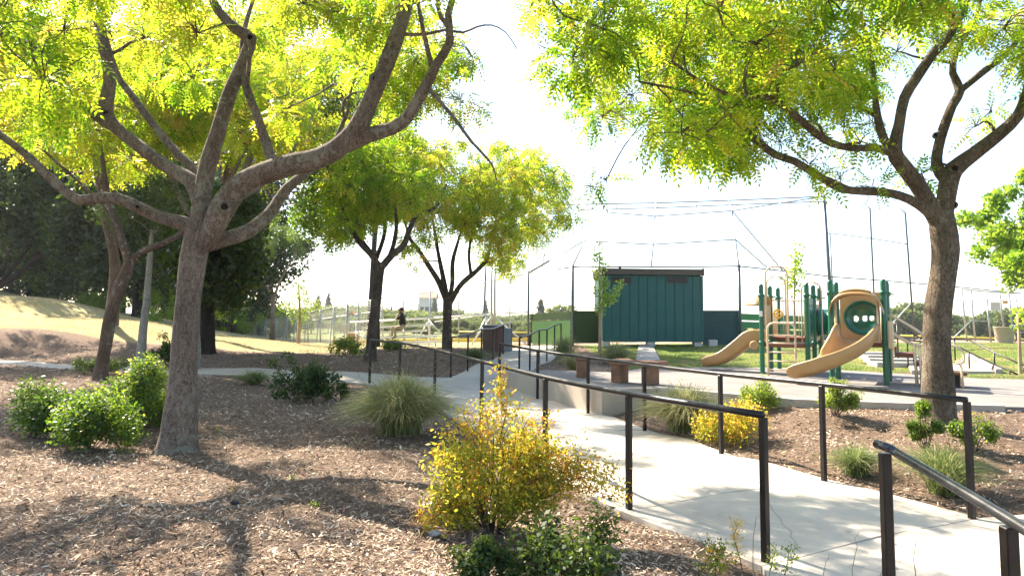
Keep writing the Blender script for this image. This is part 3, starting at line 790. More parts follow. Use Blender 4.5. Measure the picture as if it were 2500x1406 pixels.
# --- big tree by the playground, forking above head height
g9 = onground(2292, 1028); D9 = g9.y
T9 = [px_limb([(2293,1042,D9,.29),(2292,1010,D9,.245),(2290,950,D9,.225),(2286,850,D9,.205),(2290,760,D9,.20),(2302,680,D9,.205),(2308,610,D9,.20),(2300,550,D9,.19),(2297,515,D9,.17)]),
 px_limb([(2300,560,D9,.14),(2308,500,D9,.13),(2316,445,D9+.05,.13),(2330,412,D9+.05,.13),(2377,376,D9,.11),(2437,330,D9-.1,.095),(2485,284,D9-.2,.085),(2502,235,D9-.2,.07),(2530,150,D9-.3,.055),(2560,0,D9-.4,.03)]),
 px_limb([(2312,440,D9+.05,.10),(2287,404,D9+.15,.09),(2296,338,D9+.2,.075),(2324,259,D9+.25,.068),(2344,222,D9+.3,.07),(2326,179,D9+.3,.05),(2333,131,D9+.3,.045),(2357,90,D9+.3,.035),(2390,20,D9+.4,.03),(2400,-120,D9+.4,.02)]),
 px_limb([(2342,225,D9+.3,.045),(2395,180,D9+.2,.05),(2457,131,D9+.1,.042),(2499,78,D9,.035),(2560,-20,D9,.025)]),
 px_limb([(2300,560,D9,.13),(2278,517,D9-.05,.125),(2240,452,D9-.1,.12),(2200,400,D9-.15,.11),(2184,368,D9-.2,.11),(2196,302,D9-.25,.08),(2208,240,D9-.3,.075),(2238,190,D9-.3,.072),(2278,131,D9-.35,.068),(2309,98,D9-.35,.06),(2350,30,D9-.4,.05),(2385,-60,D9-.5,.035)]),
 px_limb([(2190,380,D9-.2,.07),(2158,342,D9-.2,.065),(2143,287,D9-.2,.058),(2137,238,D9-.2,.045),(2128,150,D9-.2,.035),(2100,20,D9-.1,.022)]),
 px_limb([(2195,385,D9-.2,.06),(2146,363,D9-.3,.058),(2079,362,D9-.5,.052),(2031,350,D9-.6,.055),(1991,326,D9-.8,.052),(1951,291,D9-1,.048),(1900,251,D9-1.2,.044),(1860,235,D9-1.4,.04),(1800,238,D9-1.6,.034),(1720,205,D9-1.9,.025),(1640,150,D9-2.2,.015)]),
 px_limb([(2282,545,D9,.07),(2262,515,D9-.1,.07),(2218,486,D9-.2,.068),(2158,470,D9-.3,.062),(2059,462,D9-.4,.06),(1999,430,D9-.5,.055),(1939,394,D9-.6,.055),(1892,378,D9-.7,.056),(1840,336,D9-.9,.046),(1800,300,D9-1.1,.04),(1745,255,D9-1.4,.032),(1680,225,D9-1.7,.022),(1560,200,D9-2.2,.012)])]
rscale(T9, .80, .86)
lo9 = low_of([(1260,60),(1290,220),(1330,330),(1400,300),(1460,330),(1540,430),(1640,470),(1720,490),(1790,450),(1860,360),(1920,310),(2000,300),(2080,280),(2150,210),(2220,170),(2320,150),(2400,130),(2470,150),(2600,300)])
def keep9(p, r):
    a, b, c = px1(p)
    if c < 3.2: return False
    rp = FPX * r / c
    if b + rp*.8 > lo9(a) or a - rp*.7 < 1275: return False
    return p[2] > 2.5
bl9 = fill_blobs(190, (3.9, D9 - 1.0, 4.9), (4.8, 3.9, 2.2), .28, .56, 12, keep9, .1, .34)
ex = [at(2050,435,D9-.45),at(1975,400,D9-.6),at(1905,350,D9-.8),at(2130,455,D9-.4),at(1850,310,D9-1),at(2100,345,D9-.4),at(2250,425,D9+.2),at(2380,310,D9+.3),at(2420,270,D9+.4),at(1990,300,D9-.6),at(1960,330,D9+.6),at(2060,310,D9+.5),at(2130,300,D9+.6),at(2010,430,D9+.3),at(1480,440,D9-1),at(1440,455,D9-1)]
bl9 = np.concatenate([bl9, np.array([[*p, .22 if i < 14 else .13] for i, p in enumerate(ex)])])
r9 = tree('forked_tree', 'tall forking tree with rough tan trunk standing in mulch beside the playground', g9, T9, bl9, PIST, MAT['pistache_leaf'], MAT['bark_right'], 112, (.75, 1.3), trunk_n=16, tint=(.42, .27), subs=7, seed=31, yellow_top=.1)
for k_ in ((2332,411,D9-.07,.06),(2330,500,D9-.08,.035),(2285,330,D9+.12,.03)): knot(r9, *k_, MAT['bark_right'])
# --- leaning second pistache behind the first
g2 = onground(246, 928); D2 = g2.y
T2 = [px_limb([(245,938,D2,.21),(248,900,D2,.18),(258,840,D2,.165),(270,770,D2,.16),(290,710,D2,.155),(312,655,D2,.15),(318,628,D2,.14)]),
 px_limb([(316,640,D2,.11),(302,600,D2,.10),(285,550,D2,.09),(268,500,D2+.1,.075),(255,430,D2+.2,.06),(240,330,D2+.3,.045),(200,200,D2+.4,.03)]),
 px_limb([(316,645,D2,.09),(345,615,D2,.09),(390,598,D2,.08),(440,572,D2+.1,.07),(500,520,D2+.2,.06),(560,440,D2+.3,.045),(620,330,D2+.5,.03)]),
 px_limb([(285,550,D2,.04),(220,470,D2+.2,.04),(120,380,D2+.3,.03),(20,280,D2+.4,.02)])]
rscale(T2, .72, .8)
lo2 = low_of([(-300,430),(0,400),(150,420),(300,440),(420,400),(520,330),(640,380),(760,330),(900,260),(1000,120)])
def keep2(p, r):
    a, b, c = px1(p)
    return b + FPX*r/max(c,.1)*.8 < lo2(a) and a < 1000 and p[2] > 2.8
bl2 = fill_blobs(100, (-6.6, D2 + .8, 5.4), (5.0, 3.6, 2.7), .4, .7, 13, keep2, .05)
bl2 = sunhole(bl2, .95, 4)
bl2 = bl2[np.random.default_rng(8).random(len(bl2)) > .22]
tree('leaning_tree', 'slimmer pistache with a kinked trunk and Y fork in shade behind the near one', g2, T2, bl2, PIST_FAR, MAT['pistache_leaf'], MAT['bark_small'], 75, (.8, 1.25), trunk_n=12, tint=(.55, .27), subs=3, seed=41, yellow_top=.1)

# --- pistache whose trunk hides behind the near trunk, filling the view between the limbs
dN = 17.5; gN = at(468, 900, dN); gN.z = tz(gN.x, gN.y)
TN = [px_limb([(468,900,dN,.22),(470,800,dN,.18),(480,650,dN,.16),(500,560,dN,.15)]), px_limb([(500,570,dN,.12),(560,480,dN,.10),(610,380,dN,.085),(600,250,dN,.06),(590,120,dN,.04)]),
      px_limb([(500,570,dN,.1),(440,480,dN,.08),(400,360,dN,.06),(380,200,dN,.04)]), px_limb([(540,510,dN,.08),(640,450,dN,.07),(720,360,dN,.05),(790,230,dN,.035)])]
def keepN(p, r):
    a, b, c = px1(p); return b + FPX*r/c*.8 < np.interp(a, [150,300,420,520,620,740,860,960],[420,430,380,360,420,420,360,300])
blN = fill_blobs(105, at(560, 190, dN), (4.6, 3.2, 3.1), .5, .85, 16, keepN, .05)
blN = sunhole(blN, .9, 5)
blN = blN[np.random.default_rng(9).random(len(blN)) > .15]
tree('hidden_trunk_tree', 'yellow green pistache filling the space between the limbs of the near tree', gN, TN, blN, PIST_FAR, MAT['pistache_leaf'], MAT['bark_pale'], 58, (1.0, 1.5), trunk_n=10, tint=(.58, .27), subs=3, seed=45, yellow_top=.1)
# --- further pistaches closing the view between the limbs
for (px, bpx, dd, cy_, rx, rz, lab, sd_) in ((190, 268, 25.0, 180, 5.6, 4.4, 'yellow green crown above and behind the leaning tree', 47), (660, 478, 26.0, 210, 5.8, 4.2, 'further yellow green crown seen past the big upswept limb of the near pistache', 48)):
    b = at(bpx, 860, dd); b.z = tz(b.x, b.y); c_ = at(px, cy_, dd)
    tk = smooth_line(np.array([[b.x, b.y, b.z, .24], [b.x, b.y, b.z + 2.2, .19], [b.x*.7 + c_.x*.3, dd, b.z + 4.2, .15]]), .3)
    lm = [smooth_line(np.array([[*tk[-2][:3], .12], [(b.x + c_.x)/2, dd, c_.z - 2.6, .1], [c_.x + q, dd, c_.z, .05]]), .3) for q in (-2.2, .2, 2.4)]
    bl_ = fill_blobs(95, c_, (rx, 3.2, rz), .6, 1.05, sd_, lambda p, r: (lambda a, b_, c: b_ + FPX*r/c*.8 < np.interp(a, [-100,150,300,420,520,620,740,860,960,1060],[470,470,470,420,420,470,450,380,330,250]))(*px1(p)), .05)
    tree('background_pistache', lab, b, [tk] + lm, bl_, PIST_FAR, MAT['pistache_leaf'], MAT['bark_small'], 27, (1.3, 2.0), trunk_n=9, tint=(.6, .27), seed=sd_, twig_r=.03, subs=3)
# --- two pistaches beyond the walk
g7 = onground(904, 882); D7 = g7.y
T7 = [px_limb([(903,888,D7,.25),(906,850,D7,.20),(914,770,D7,.175),(922,700,D7,.165),(929,642,D7,.17)]),
 px_limb([(928,655,D7,.12),(905,622,D7,.10),(882,598,D7,.09),(862,565,D7-.2,.075),(845,530,D7-.3,.05),(820,470,D7-.4,.03)]),
 px_limb([(930,655,D7,.13),(960,620,D7,.12),(985,600,D7+.2,.11),(1000,560,D7+.2,.09),(1020,525,D7+.3,.075),(1065,505,D7+.4,.05),(1090,450,D7+.5,.03)]),
 px_limb([(950,628,D7,.08),(962,590,D7+.3,.07),(968,540,D7+.4,.06),(960,470,D7+.5,.04)])]
rscale(T7, .76, .8)
lo7 = low_of([(760,640),(800,650),(870,610),(900,560),(960,540),(1040,520),(1100,500)])
def keep7(p, r):
    a, b, c = px1(p); rp = FPX*r/max(c,.1)
    return 770 < a - rp*.7 and a + rp*.7 < 1090 and b + rp*.85 < lo7(a)
c7 = at(915, 470, D7)
bl7 = fill_blobs(110, c7, (2.1, 2.0, 1.9), .2, .5, 14, keep7, .1)
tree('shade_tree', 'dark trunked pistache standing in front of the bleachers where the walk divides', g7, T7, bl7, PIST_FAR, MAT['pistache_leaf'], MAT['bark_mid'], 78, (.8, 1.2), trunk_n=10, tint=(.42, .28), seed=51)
g8 = onground(1092, 852); D8 = g8.y
T8 = [px_limb([(1092,856,D8,.24),(1091,830,D8,.19),(1092,770,D8,.17),(1094,722,D8,.19)]),
 px_limb([(1090,735,D8,.13),(1072,690,D8,.11),(1050,655,D8-.2,.10),(1025,615,D8-.4,.08),(1000,580,D8-.6,.06),(985,530,D8-.7,.04)]),
 px_limb([(1092,735,D8,.11),(1082,680,D8+.1,.10),(1072,630,D8+.2,.085),(1062,570,D8+.3,.06),(1050,500,D8+.4,.04)]),
 px_limb([(1097,735,D8,.10),(1104,690,D8-.1,.09),(1105,640,D8-.2,.085),(1118,590,D8-.3,.06),(1140,520,D8-.4,.04)]),
 px_limb([(1098,740,D8,.12),(1125,695,D8,.10),(1165,660,D8+.2,.095),(1190,630,D8+.3,.075),(1200,580,D8+.4,.05),(1220,500,D8+.5,.035)]),
 px_limb([(1150,672,D8+.1,.07),(1145,620,D8-.2,.06),(1155,560,D8-.3,.045),(1180,480,D8-.4,.03)])]
rscale(T8, .88, .9)
lo8 = low_of([(940,640),(990,680),(1040,640),(1080,580),(1120,560),(1160,600),(1200,680),(1250,690),(1310,640),(1360,600),(1410,560),(1430,520)])
def keep8(p, r):
    a, b, c = px1(p); rp = FPX*r/max(c,.1)
    return 950 < a - rp*.7 and a + rp*.8 < 1430 and b + rp*.85 < lo8(a) and b - rp > 330 - max(0, (1150-a))*.4 + max(0, a-1300)*1.0
c8 = at(1185, 520, D8 - .5)
bl8 = fill_blobs(210, c8, (3.9, 3.2, 2.9), .2, .58, 15, keep8, .05)
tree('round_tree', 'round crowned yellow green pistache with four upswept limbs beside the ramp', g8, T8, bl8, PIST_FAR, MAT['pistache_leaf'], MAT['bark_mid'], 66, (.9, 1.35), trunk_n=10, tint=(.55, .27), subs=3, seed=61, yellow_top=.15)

# --- darker tree further back, trunk in line with the dark trunked one
dM = 27.0; gM = at(916, 842, dM); gM.z = tz(gM.x, gM.y)
TM = [plimb([(916,846,dM,.2),(918,780,dM,.16),(922,690,dM,.14),(915,620,dM,.12)]), plimb([(915,630,dM,.1),(860,560,dM,.08),(800,500,dM,.05)]), plimb([(916,640,dM,.1),(940,560,dM,.08),(930,470,dM,.05)])]
blM = fill_blobs(100, at(850, 410, dM), (3.0, 2.4, 3.6), .45, .8, 17, lambda p, r: (lambda a, b, c: b + FPX*r/c*.8 < np.interp(a, [680,740,800,860,920,1000],[600,640,630,590,570,560]) and a - FPX*r/c*.7 > 690)(*px1(p)), .1)
tree('dark_crowned_tree', 'darker crowned tree in line behind the dark trunked pistache', gM, TM, blM, OAK, MAT['shrub_leaf'], MAT['bark_dark'], 36, (.7, 1.2), trunk_n=8, tint=(.25, .2), seed=46, subs=3)
# --- evergreen oaks along the bank
def oak(name, label, base, trunk, limbs, cen, rad, n, per, seed, mat='oak_leaf', keep=None, rb=(.5, .9), T=None, tint=(.35, .2), scale=(.8, 1.4), group=None, bk='bark_dark'):
    bl = fill_blobs(n, cen, rad, rb[0], rb[1], seed, keep, .15)
    return tree(name, label, base, [trunk] + limbs, bl, OAK if T is None else T, MAT[mat], MAT[bk], per, scale, trunk_n=9, tint=tint, seed=seed, twig_r=.03, subs=3, up_bias=.3, droop=.2, group=group, wob=.1)
gA = onground(505, 862); dA = gA.y
oak('evergreen_oak', 'dense dark evergreen oak with straight trunk partly hidden behind the near pistache', gA,
    plimb([(506,868,dA,.32),(505,840,dA,.26),(505,760,dA,.22),(508,700,dA,.2)]),
    [plimb([(508,720,dA,.14),(540,660,dA,.1),(590,600,dA,.07),(640,560,dA,.04)]), plimb([(506,720,dA,.14),(490,640,dA,.1),(470,560,dA,.05)])],
    at(585, 615, dA), (2.2, 2.2, 1.75), 60, 40, 71, keep=lambda p, r: (lambda a, b, c: b + FPX*r/c*.7 < np.interp(a, [400,480,560,640,700,760],[760,780,775,745,660,560]) and a + FPX*r/c*.7 < 650)(*px1(p)))
dB = 38.0; gB = at(336, 782, dB)
gB.z = tz(gB.x, gB.y)
oak('evergreen_oak', 'dark evergreen oak with a short thick trunk at the foot of the dry bank', gB,
    plimb([(336,790,dB,.4),(336,760,dB,.3),(338,700,dB,.26),(345,640,dB,.22)]),
    [plimb([(340,680,dB,.16),(300,620,dB,.12),(250,560,dB,.06)]), plimb([(342,680,dB,.16),(400,620,dB,.12),(450,560,dB,.06)])],
    at(370, 560, dB), (4.9, 3.8, 4.2), 95, 15, 72, keep=lambda p, r: (lambda a, b, c: b + FPX*r/c*.7 < np.interp(a, [180,260,330,420,500,560],[700,735,740,740,760,700]))(*px1(p)), rb=(.78, 1.35), scale=(1.4,2.4))
dC = 42.0; gC = at(205, 762, dC); gC.z = tz(gC.x, gC.y)
oak('evergreen_oak', 'shaded oak with two slanting stems on the crest of the bank', gC,
    plimb([(208,775,dC,.4),(206,740,dC,.28),(200,690,dC,.22),(185,640,dC,.18)]),
    [plimb([(206,745,dC,.14),(230,735,dC,.12),(262,715,dC,.08)]), plimb([(202,700,dC,.15),(170,640,dC,.1),(150,580,dC,.05)])],
    at(190, 530, dC), (5.1, 3.8, 5.1), 90, 14, 73, keep=lambda p, r: (lambda a, b, c: b + FPX*r/c*.7 < np.interp(a, [60,150,240,320],[690,735,720,690]))(*px1(p)), rb=(.78, 1.35), scale=(1.4,2.4), tint=(.3,.2))
dE = 40.0; gE = at(-60, 760, dE); gE.z = tz(gE.x, gE.y)
oak('evergreen_oak', 'spreading oak whose bare slanting limbs reach over the bank from the edge', gE,
    plimb([(-62,775,dE,.4),(-50,735,dE,.3),(-20,700,dE,.26)]),
    [plimb([(-30,715,dE,.2),(30,680,dE,.17),(90,632,dE,.13),(150,592,dE,.09),(200,560,dE,.04)]),
     plimb([(-30,705,dE,.18),(10,650,dE,.15),(30,590,dE,.12),(45,520,dE,.07)]),
     plimb([(0,690,dE,.13),(50,630,dE,.11),(90,570,dE,.08),(130,510,dE,.05)]),
     plimb([(20,685,dE,.10),(75,640,dE,.09),(110,590,dE,.07),(130,540,dE,.04)])],
    at(30, 440, dE), (6.6, 4.4, 4.6), 85, 12, 74, keep=lambda p, r: (lambda a, b, c: b + FPX*r/c*.7 < np.interp(a, [-200,0,80,160,260],[640,560,560,600,640]))(*px1(p)), rb=(.85, 1.5), scale=(1.4,2.4), tint=(.25,.2))
# tall grey green trees rising far behind
for k, (px, py0, dd, top, rx, lab) in enumerate([(300, 700, 60, 60, 5.6, 'tall grey green tree rising furthest back over the oaks'), (430, 700, 65, -60, 6.2, 'tallest grey leaved tree seen through the spreading limbs of the near pistache'), (640, 720, 57, 130, 6.2, 'tall grey leaved tree above the straight trunked oak'), (80, 700, 54, 150, 6.0, 'tall grey tree behind the slanting limbs of the spreading oak'), (905, 760, 60, 270, 5.6, 'grey tree crown rising behind the dark trunked pistache')]):
    b = at(px, py0, dd); b.z = tz(b.x, b.y)
    topz = at(px, top, dd).z; h = topz - b.z
    tk = np.array([[b.x, b.y, b.z, .35], [b.x+.1, b.y, b.z + h*.3, .28], [b.x+.2, b.y, b.z + h*.6, .2], [b.x, b.y, b.z + h*.85, .1]])
    oak('tall_tree', lab, b, smooth_line(tk, .6), [], (b.x, b.y, b.z + h*(.62 if px != 905 else .74)), (rx, 4.5, h*(.40 if px != 905 else .26)), 60, 10, 80 + k, 'grey_leaf', rb=(.95, 1.7), scale=(1.4, 2.4), T=OAK_BIG, tint=(.45, .25), group='tall trees behind the oaks')
# oak row at the back, closing the view under the tall trees
for k, (px, dd, top, rx, lab) in enumerate([(560, 52, 470, 5.4, 'dark oak filling the gap behind the straight trunked oak'), (110, 57, 380, 6.2, 'dark oak far back above the crest of the bank'), (-60, 60, 380, 6.2, 'dark oak at the very edge of the row on the crest'), (440, 55, 430, 5.6, 'dark oak between the thick short trunk and the pale slender trunk')]):
    b = at(px, 770, dd); b.z = tz(b.x, b.y) ; h = at(px, top, dd).z - b.z
    tk = np.array([[b.x, b.y, b.z, .35], [b.x+.1, b.y, b.z + h*.25, .28], [b.x, b.y, b.z + h*.6, .16]])
    lift = .58 if px != 760 else .72
    oak('evergreen_oak', lab, b, smooth_line(tk, .6), [], (b.x, b.y, b.z + h*lift), (rx, 3.0, h*(.46 if px != 760 else .28)), 70, 11, 90 + k, rb=(.95, 1.55), scale=(1.5, 2.6), tint=(.28, .18))

# --- V forked tree on the dry grass
gV = onground(664, 832); dV = gV.y
TV = [plimb([(664,836,dV,.19),(665,810,dV,.15),(666,760,dV,.14),(667,718,dV,.13)]),
      plimb([(666,730,dV,.09),(652,700,dV,.08),(643,680,dV,.07),(640,650,dV,.06),(620,600,dV,.04)]),
      plimb([(668,730,dV,.09),(680,695,dV,.08),(695,665,dV,.07),(715,630,dV,.05),(730,580,dV,.03)])]
bv = fill_blobs(34, at(680, 575, dV), (2.6, 2.0, 1.5), .35, .6, 101, lambda p, r: (lambda a, b, c: b + FPX*r/c*.8 < np.interp(a, [560,620,660,700,780],[640,670,640,650,660]))(*px1(p)), .1)
tree('v_forked_tree', 'V forked tree with pale brown trunk standing alone on the dry grass', gV, TV, bv, OAK_FINE, MAT['shrub_leaf'], MAT['bark_right'], 60, (.9, 1.4), trunk_n=9, tint=(.3, .2), seed=102, subs=3)
# --- slender pale trunk
gW = onground(344, 905); dW = gW.y
TW = [plimb([(343,912,dW,.14),(345,870,dW,.12),(350,800,dW,.10),(358,740,dW,.09),(364,660,dW,.075),(372,560,dW,.05)])]
bw = fill_blobs(16, at(385, 500, dW), (1.3, 1.2, .9), .3, .5, 103, None, .1)
tree('pale_trunk_tree', 'slender tree with smooth grey white trunk and a dark scar', gW, TW, bw, OAK_FINE, MAT['dark_shrub_leaf'], MAT['bark_pale'], 60, trunk_n=9, seed=104, subs=3, wob=.05)
# --- young trees
def sapling(name, label, px, base_py, d, top_py, blobs, mat='maple_leaf', stake=None, r=.03, per=60, T=None, seed=1, gz=None, twin=False):
    b = at(px, base_py, d); b.z = tz(b.x, b.y) if gz is None else gz
    t = at(px, top_py, d)
    tk = smooth_line(np.array([[b.x, b.y, b.z - .03, r*1.3], [b.x + .01, b.y, b.z*.5 + t.z*.5, r*.85], [t.x, t.y, t.z, r*.25]]), .15)
    bl = np.array([[*at(a, c, d + random.uniform(-.15, .15)), rr] for a, c, rr in blobs])
    o = tree(name, label, b, [tk], bl, MAPLE if T is None else T, MAT[mat], MAT['stake_wood'], per, (.7, 1.1), trunk_n=7, tint=(.55, .25), seed=seed, twig_r=.008, subs=2)
    if stake is not None:
        m = MB(); s = at(px + stake[0], base_py, d); top = at(px + stake[0], stake[1], d)
        m.tube([(s.x, s.y, b.z - .02), (s.x, s.y, top.z)], .032, 8); m.build('stake', MAT['stake_wood'], o)
    return o
sapling('sapling', 'staked young maple sapling with bright leaves against the green shed', 1463, 850, 20.5, 585,
        [(1466,600,.13),(1462,628,.16),(1470,650,.18),(1458,672,.18),(1474,690,.2),(1462,712,.18),(1478,725,.2),(1468,748,.18),(1500,712,.15),(1516,692,.14),(1492,730,.16),(1465,765,.12),(1455,640,.12)], stake=(4, 740), per=120, seed=111)
sapling('sapling', 'young sapling with a thin leafy top rising behind the play structure', 1942, 860, 19.5, 590,
        [(1948,605,.12),(1944,630,.14),(1950,650,.16),(1935,665,.15),(1955,670,.14),(1928,690,.15),(1952,700,.13),(1920,685,.12),(1932,712,.10)], per=170, seed=112)
sapling('sapling', 'small staked sapling on the lawn beside the stair rails', 2491, 912, 15.5, 770, [(2484,772,.10),(2496,760,.12),(2500,790,.10),(2488,790,.08)], stake=(2, 765), per=200, seed=113)
sapling('sapling', 'bushy yellow green sapling with twin stems in front of the chain link fence', 728, 842, 27, 690,
        [(735,700,.4),(720,725,.4),(750,735,.45),(715,755,.35),(740,765,.4),(765,745,.35),(745,715,.35),(700,740,.3),(725,780,.2)], 'shrub_leaf', per=85, T=OAK_FINE, seed=114, r=.06)
# --- round tree at the right edge
bR = at(2520, 835, 26); bR.z = tz(bR.x, bR.y)
tR = smooth_line(np.array([[bR.x, bR.y, bR.z, .2], [bR.x, bR.y, bR.z + 1.2, .16], [bR.x, bR.y, bR.z + 2.6, .12]]), .3)
blR = fill_blobs(75, at(2535, 590, 26), (2.75, 2.4, 2.55), .4, .65, 121, lambda p, r: (lambda a, b, c: b + FPX*r/c*.8 < np.interp(a, [2340,2390,2430,2480,2540],[640,650,720,770,780]))(*px1(p)), .2)
tree('lawn_tree', 'compact bright green tree at the edge beyond the stair rails', bR, [tR], blR, MAPLE, MAT['maple_leaf'], MAT['bark_small'], 64, (1.15, 1.8), trunk_n=8, tint=(.4, .25), seed=122, subs=3, twig_r=.02)
# ---------------------------------------------------------------- shrubs and grasses
def small_leaf(k, spread, size, seed, ratio=.55):
    return clump_leaf(k, spread, size, seed, ratio)
TWIGGY = {'box': small_leaf(6, .07, .042, 21, .62), 'fine': small_leaf(6, .05, .024, 22, .45), 'mid': small_leaf(5, .06, .036, 23, .5), 'broad': small_leaf(5, .08, .06, 24, .6), 'amber': small_leaf(6, .075, .032, 25, .5)}
def shrub(name, label, l, r, top, base, mat, T='box', n=900, tint=(.45, .22), lobes=9, seed=1, depth=.9, sprigs=(), cat='shrub', group=None, flat=.75, yellow=.25, stemmat='bark_small', airy=0.0):
    rg = np.random.default_rng(seed)
    c = onground((l + r) / 2, base); d = c.y
    W = (r - l) / FPX * d * .56; H = (base - top) / FPX * d * 1.12
    back = W * depth * .55; c = Vector((c.x, c.y + back, tz(c.x, c.y + back)))
    root = empty(name, c, label, cat, group)
    C = np.array(c); stems = []; P = []; N = []
    lob = []
    for i in range(lobes):
        a = rg.uniform(0, 6.28); q = rg.random()**.6
        x, y = W*.72*q*math.cos(a), W*depth*.72*q*math.sin(a)
        z = H*(rg.uniform(.38, .80)*(1 - .45*q*q)); rr = min(W, H)*(rg.uniform(.26, .42) if not airy else rg.choice([.13, .2, .3, .38]))
        if airy: z = H*rg.uniform(.2, .95)*(1 - .35*q*q)
        lob.append((x, y, z, rr))
        st = twig_to(C + np.array([x*.15, y*.15, 0]), C + np.array([x, y, z]), .008, .003, seed*100 + i, .06, 5); stems.append(limb_np(st, 4))
        for k in range(3):
            v = unit(rg.normal(0, 1, 3)); v[2] = abs(v[2])
            s2 = twig_to(st[-2, :3], C + np.array([x, y, z]) + v*rr*.95, .004, .0015, seed*333 + i*7 + k, .06, 4); stems.append(limb_np(s2, 3))
    lob = np.array(lob); w = lob[:, 3]**2; w /= w.sum()
    k = rg.choice(len(lob), n, p=w)
    u = unit(rg.normal(0, 1, (n, 3))); rad = rg.random(n)**.42
    off = u * (lob[k, 3]*rad)[:, None] * np.array([1, 1, 1/flat*.8])
    p = lob[k, :3] + off
    good = p[:, 2] > .02; p, u, rad = p[good], u[good], rad[good]
    tt = np.clip(rg.normal(tint[0], tint[1], len(p)) + yellow*(p[:, 2]/H - .5), 0, 1)
    parts = [scatter_leaves(TWIGGY[T], C + p, u + np.array([0, 0, .5]) + rg.normal(0, .4, (len(p), 3)), rg.normal(0, .6, (len(p), 3)) + np.array([0, 0, 1]), rg.uniform(.7, 1.3, len(p)), tt)]
    for (sx, sy, m, sp) in sprigs:          # leafy shoots standing out of the shrub: tip pixel, leaves, spread
        tip = np.array(at(sx, sy, c.y - .05)); b0 = C + np.array([(tip[0] - C[0])*.35, 0, H*.3])
        st = twig_to(b0, tip, .006, .002, seed*55 + int(sx), .05, 8); stems.append(limb_np(st, 4))
        m = int(m*1.25); tq = rg.uniform(.3, 1.0, m); pp = np.stack([np.interp(tq, np.linspace(0, 1, 8), st[:, j]) for j in range(3)], -1) + rg.normal(0, sp, (m, 3))
        parts.append(scatter_leaves(TWIGGY[T], pp, rg.normal(0, .6, (m, 3)) + np.array([0, 0, .7]), rg.normal(0, 1, (m, 3)), rg.uniform(.5, 1.0, m), np.clip(rg.normal(tint[0] + .2, tint[1], m), 0, 1)))
    link('stems', npmesh('stems', *join_np(stems)), MAT[stemmat], root, True)['kind'] = 'stuff'
    leafmesh('foliage', parts, MAT[mat], root)['kind'] = 'stuff'
    return root
def grass(name, label, l, r, top, base, n=1400, seed=1, mat='reed_grass', w=.0045, upright=.35, tint=(.4, .25), plume=0, group=None):
    rg = np.random.default_rng(seed)
    c = onground((l + r) / 2, base); d = c.y
    W = (r - l) / FPX * d * .6; H = (base - top) / FPX * d * 1.05
    c = Vector((c.x, c.y + W*.7, tz(c.x, c.y + W*.7)))
    root = empty(name, c, label, 'grass clump', group); C = np.array(c)
    S = 6; t = np.linspace(0, 1, S)
    a = rg.uniform(0, 6.28, n); out = W * (rg.uniform(.12, 1.08, n)**.8); h = H * (1.12 - .45*(out/W)**1.6) * rg.uniform(.7, 1.06, n)
    b0 = rg.normal(0, W*.10, (n, 2)); dirv = np.stack([np.cos(a), np.sin(a)], -1)
    # arching blade: rises, then falls outward
    fall = rg.uniform(.1, .95, n) * (1 - upright)
    xy = b0[:, None, :] + dirv[:, None, :] * (out[:, None] * (t[None]**1.35))[:, :, None]
    z = h[:, None] * (1.75*t[None] - (.75 + fall[:, None])*t[None]**2.4)
    z = np.maximum(z, .004 + .01*rg.random((n, S)))
    P = np.concatenate([xy, z[:, :, None]], 2) + C
    P[:, 1:, :2] += rg.normal(0, .012, (n, 1, 2)) * t[None, 1:, None]
    sd = np.stack([-np.sin(a), np.cos(a), 0*a], -1); sd = unit(sd + rg.normal(0, .35, (n, 3)))
    wd = w * rg.uniform(.6, 1.3, n)[:, None] * (1 - .85*t[None]**2)
    A = P - sd[:, None, :]*wd[:, :, None]; B = P + sd[:, None, :]*wd[:, :, None]
    V = np.stack([A, B], 2).reshape(-1, 3)
    base_i = (np.arange(n)*S*2)[:, None] + (np.arange(S-1)*2)[None]
    Q = np.stack([base_i, base_i+1, base_i+3, base_i+2], -1).reshape(-1, 4)
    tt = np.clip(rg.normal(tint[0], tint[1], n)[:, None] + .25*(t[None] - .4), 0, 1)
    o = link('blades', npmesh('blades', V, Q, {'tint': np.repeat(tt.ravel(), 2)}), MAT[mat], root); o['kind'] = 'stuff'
    if plume:
        st = []
        for i in range(plume):
            aa = rg.uniform(0, 6.28); q = W*rg.uniform(.2, 1.0); hh = H*rg.uniform(1.0, 1.4)
            st.append(limb_np(twig_to(C + np.array([0, 0, H*.3]), C + np.array([q*math.cos(aa), q*math.sin(aa), hh]), .0025, .0012, seed*9 + i, .1, 6), 3))
        link('flower_stalks', npmesh('stalks', *join_np(st)), MAT['straw'], root)['kind'] = 'stuff'
    return root
shrub('shrub', 'glossy green shrub cut by the edge of the near bed', -70, 135, 955, 1075, 'shrub_leaf', n=1500, seed=201, tint=(.18, .25))
shrub('shrub', 'rounded green shrub in the middle of the row before the leaning tree', 75, 285, 965, 1112, 'shrub_leaf', n=2100, seed=202, tint=(.26, .28), lobes=12)
shrub('shrub', 'tallest bright yellow green shrub touching the thick lichen spotted trunk', 225, 412, 892, 1062, 'shrub_leaf', n=2300, seed=203, tint=(.46, .3), lobes=13)
shrub('shrub', 'sparse dark upright shrub in front of the side walk', 650, 812, 905, 992, 'dark_shrub_leaf', 'broad', n=560, seed=204, tint=(.45, .25), lobes=11, sprigs=[(665,880,30,.03),(700,872,30,.03),(745,905,26,.03),(790,910,24,.03),(770,885,24,.03)])
shrub('shrub', 'low dark leafy plant beside the arching grass clump', 785, 860, 935, 985, 'dark_shrub_leaf', 'mid', n=330, seed=205, lobes=6, tint=(.4,.2))
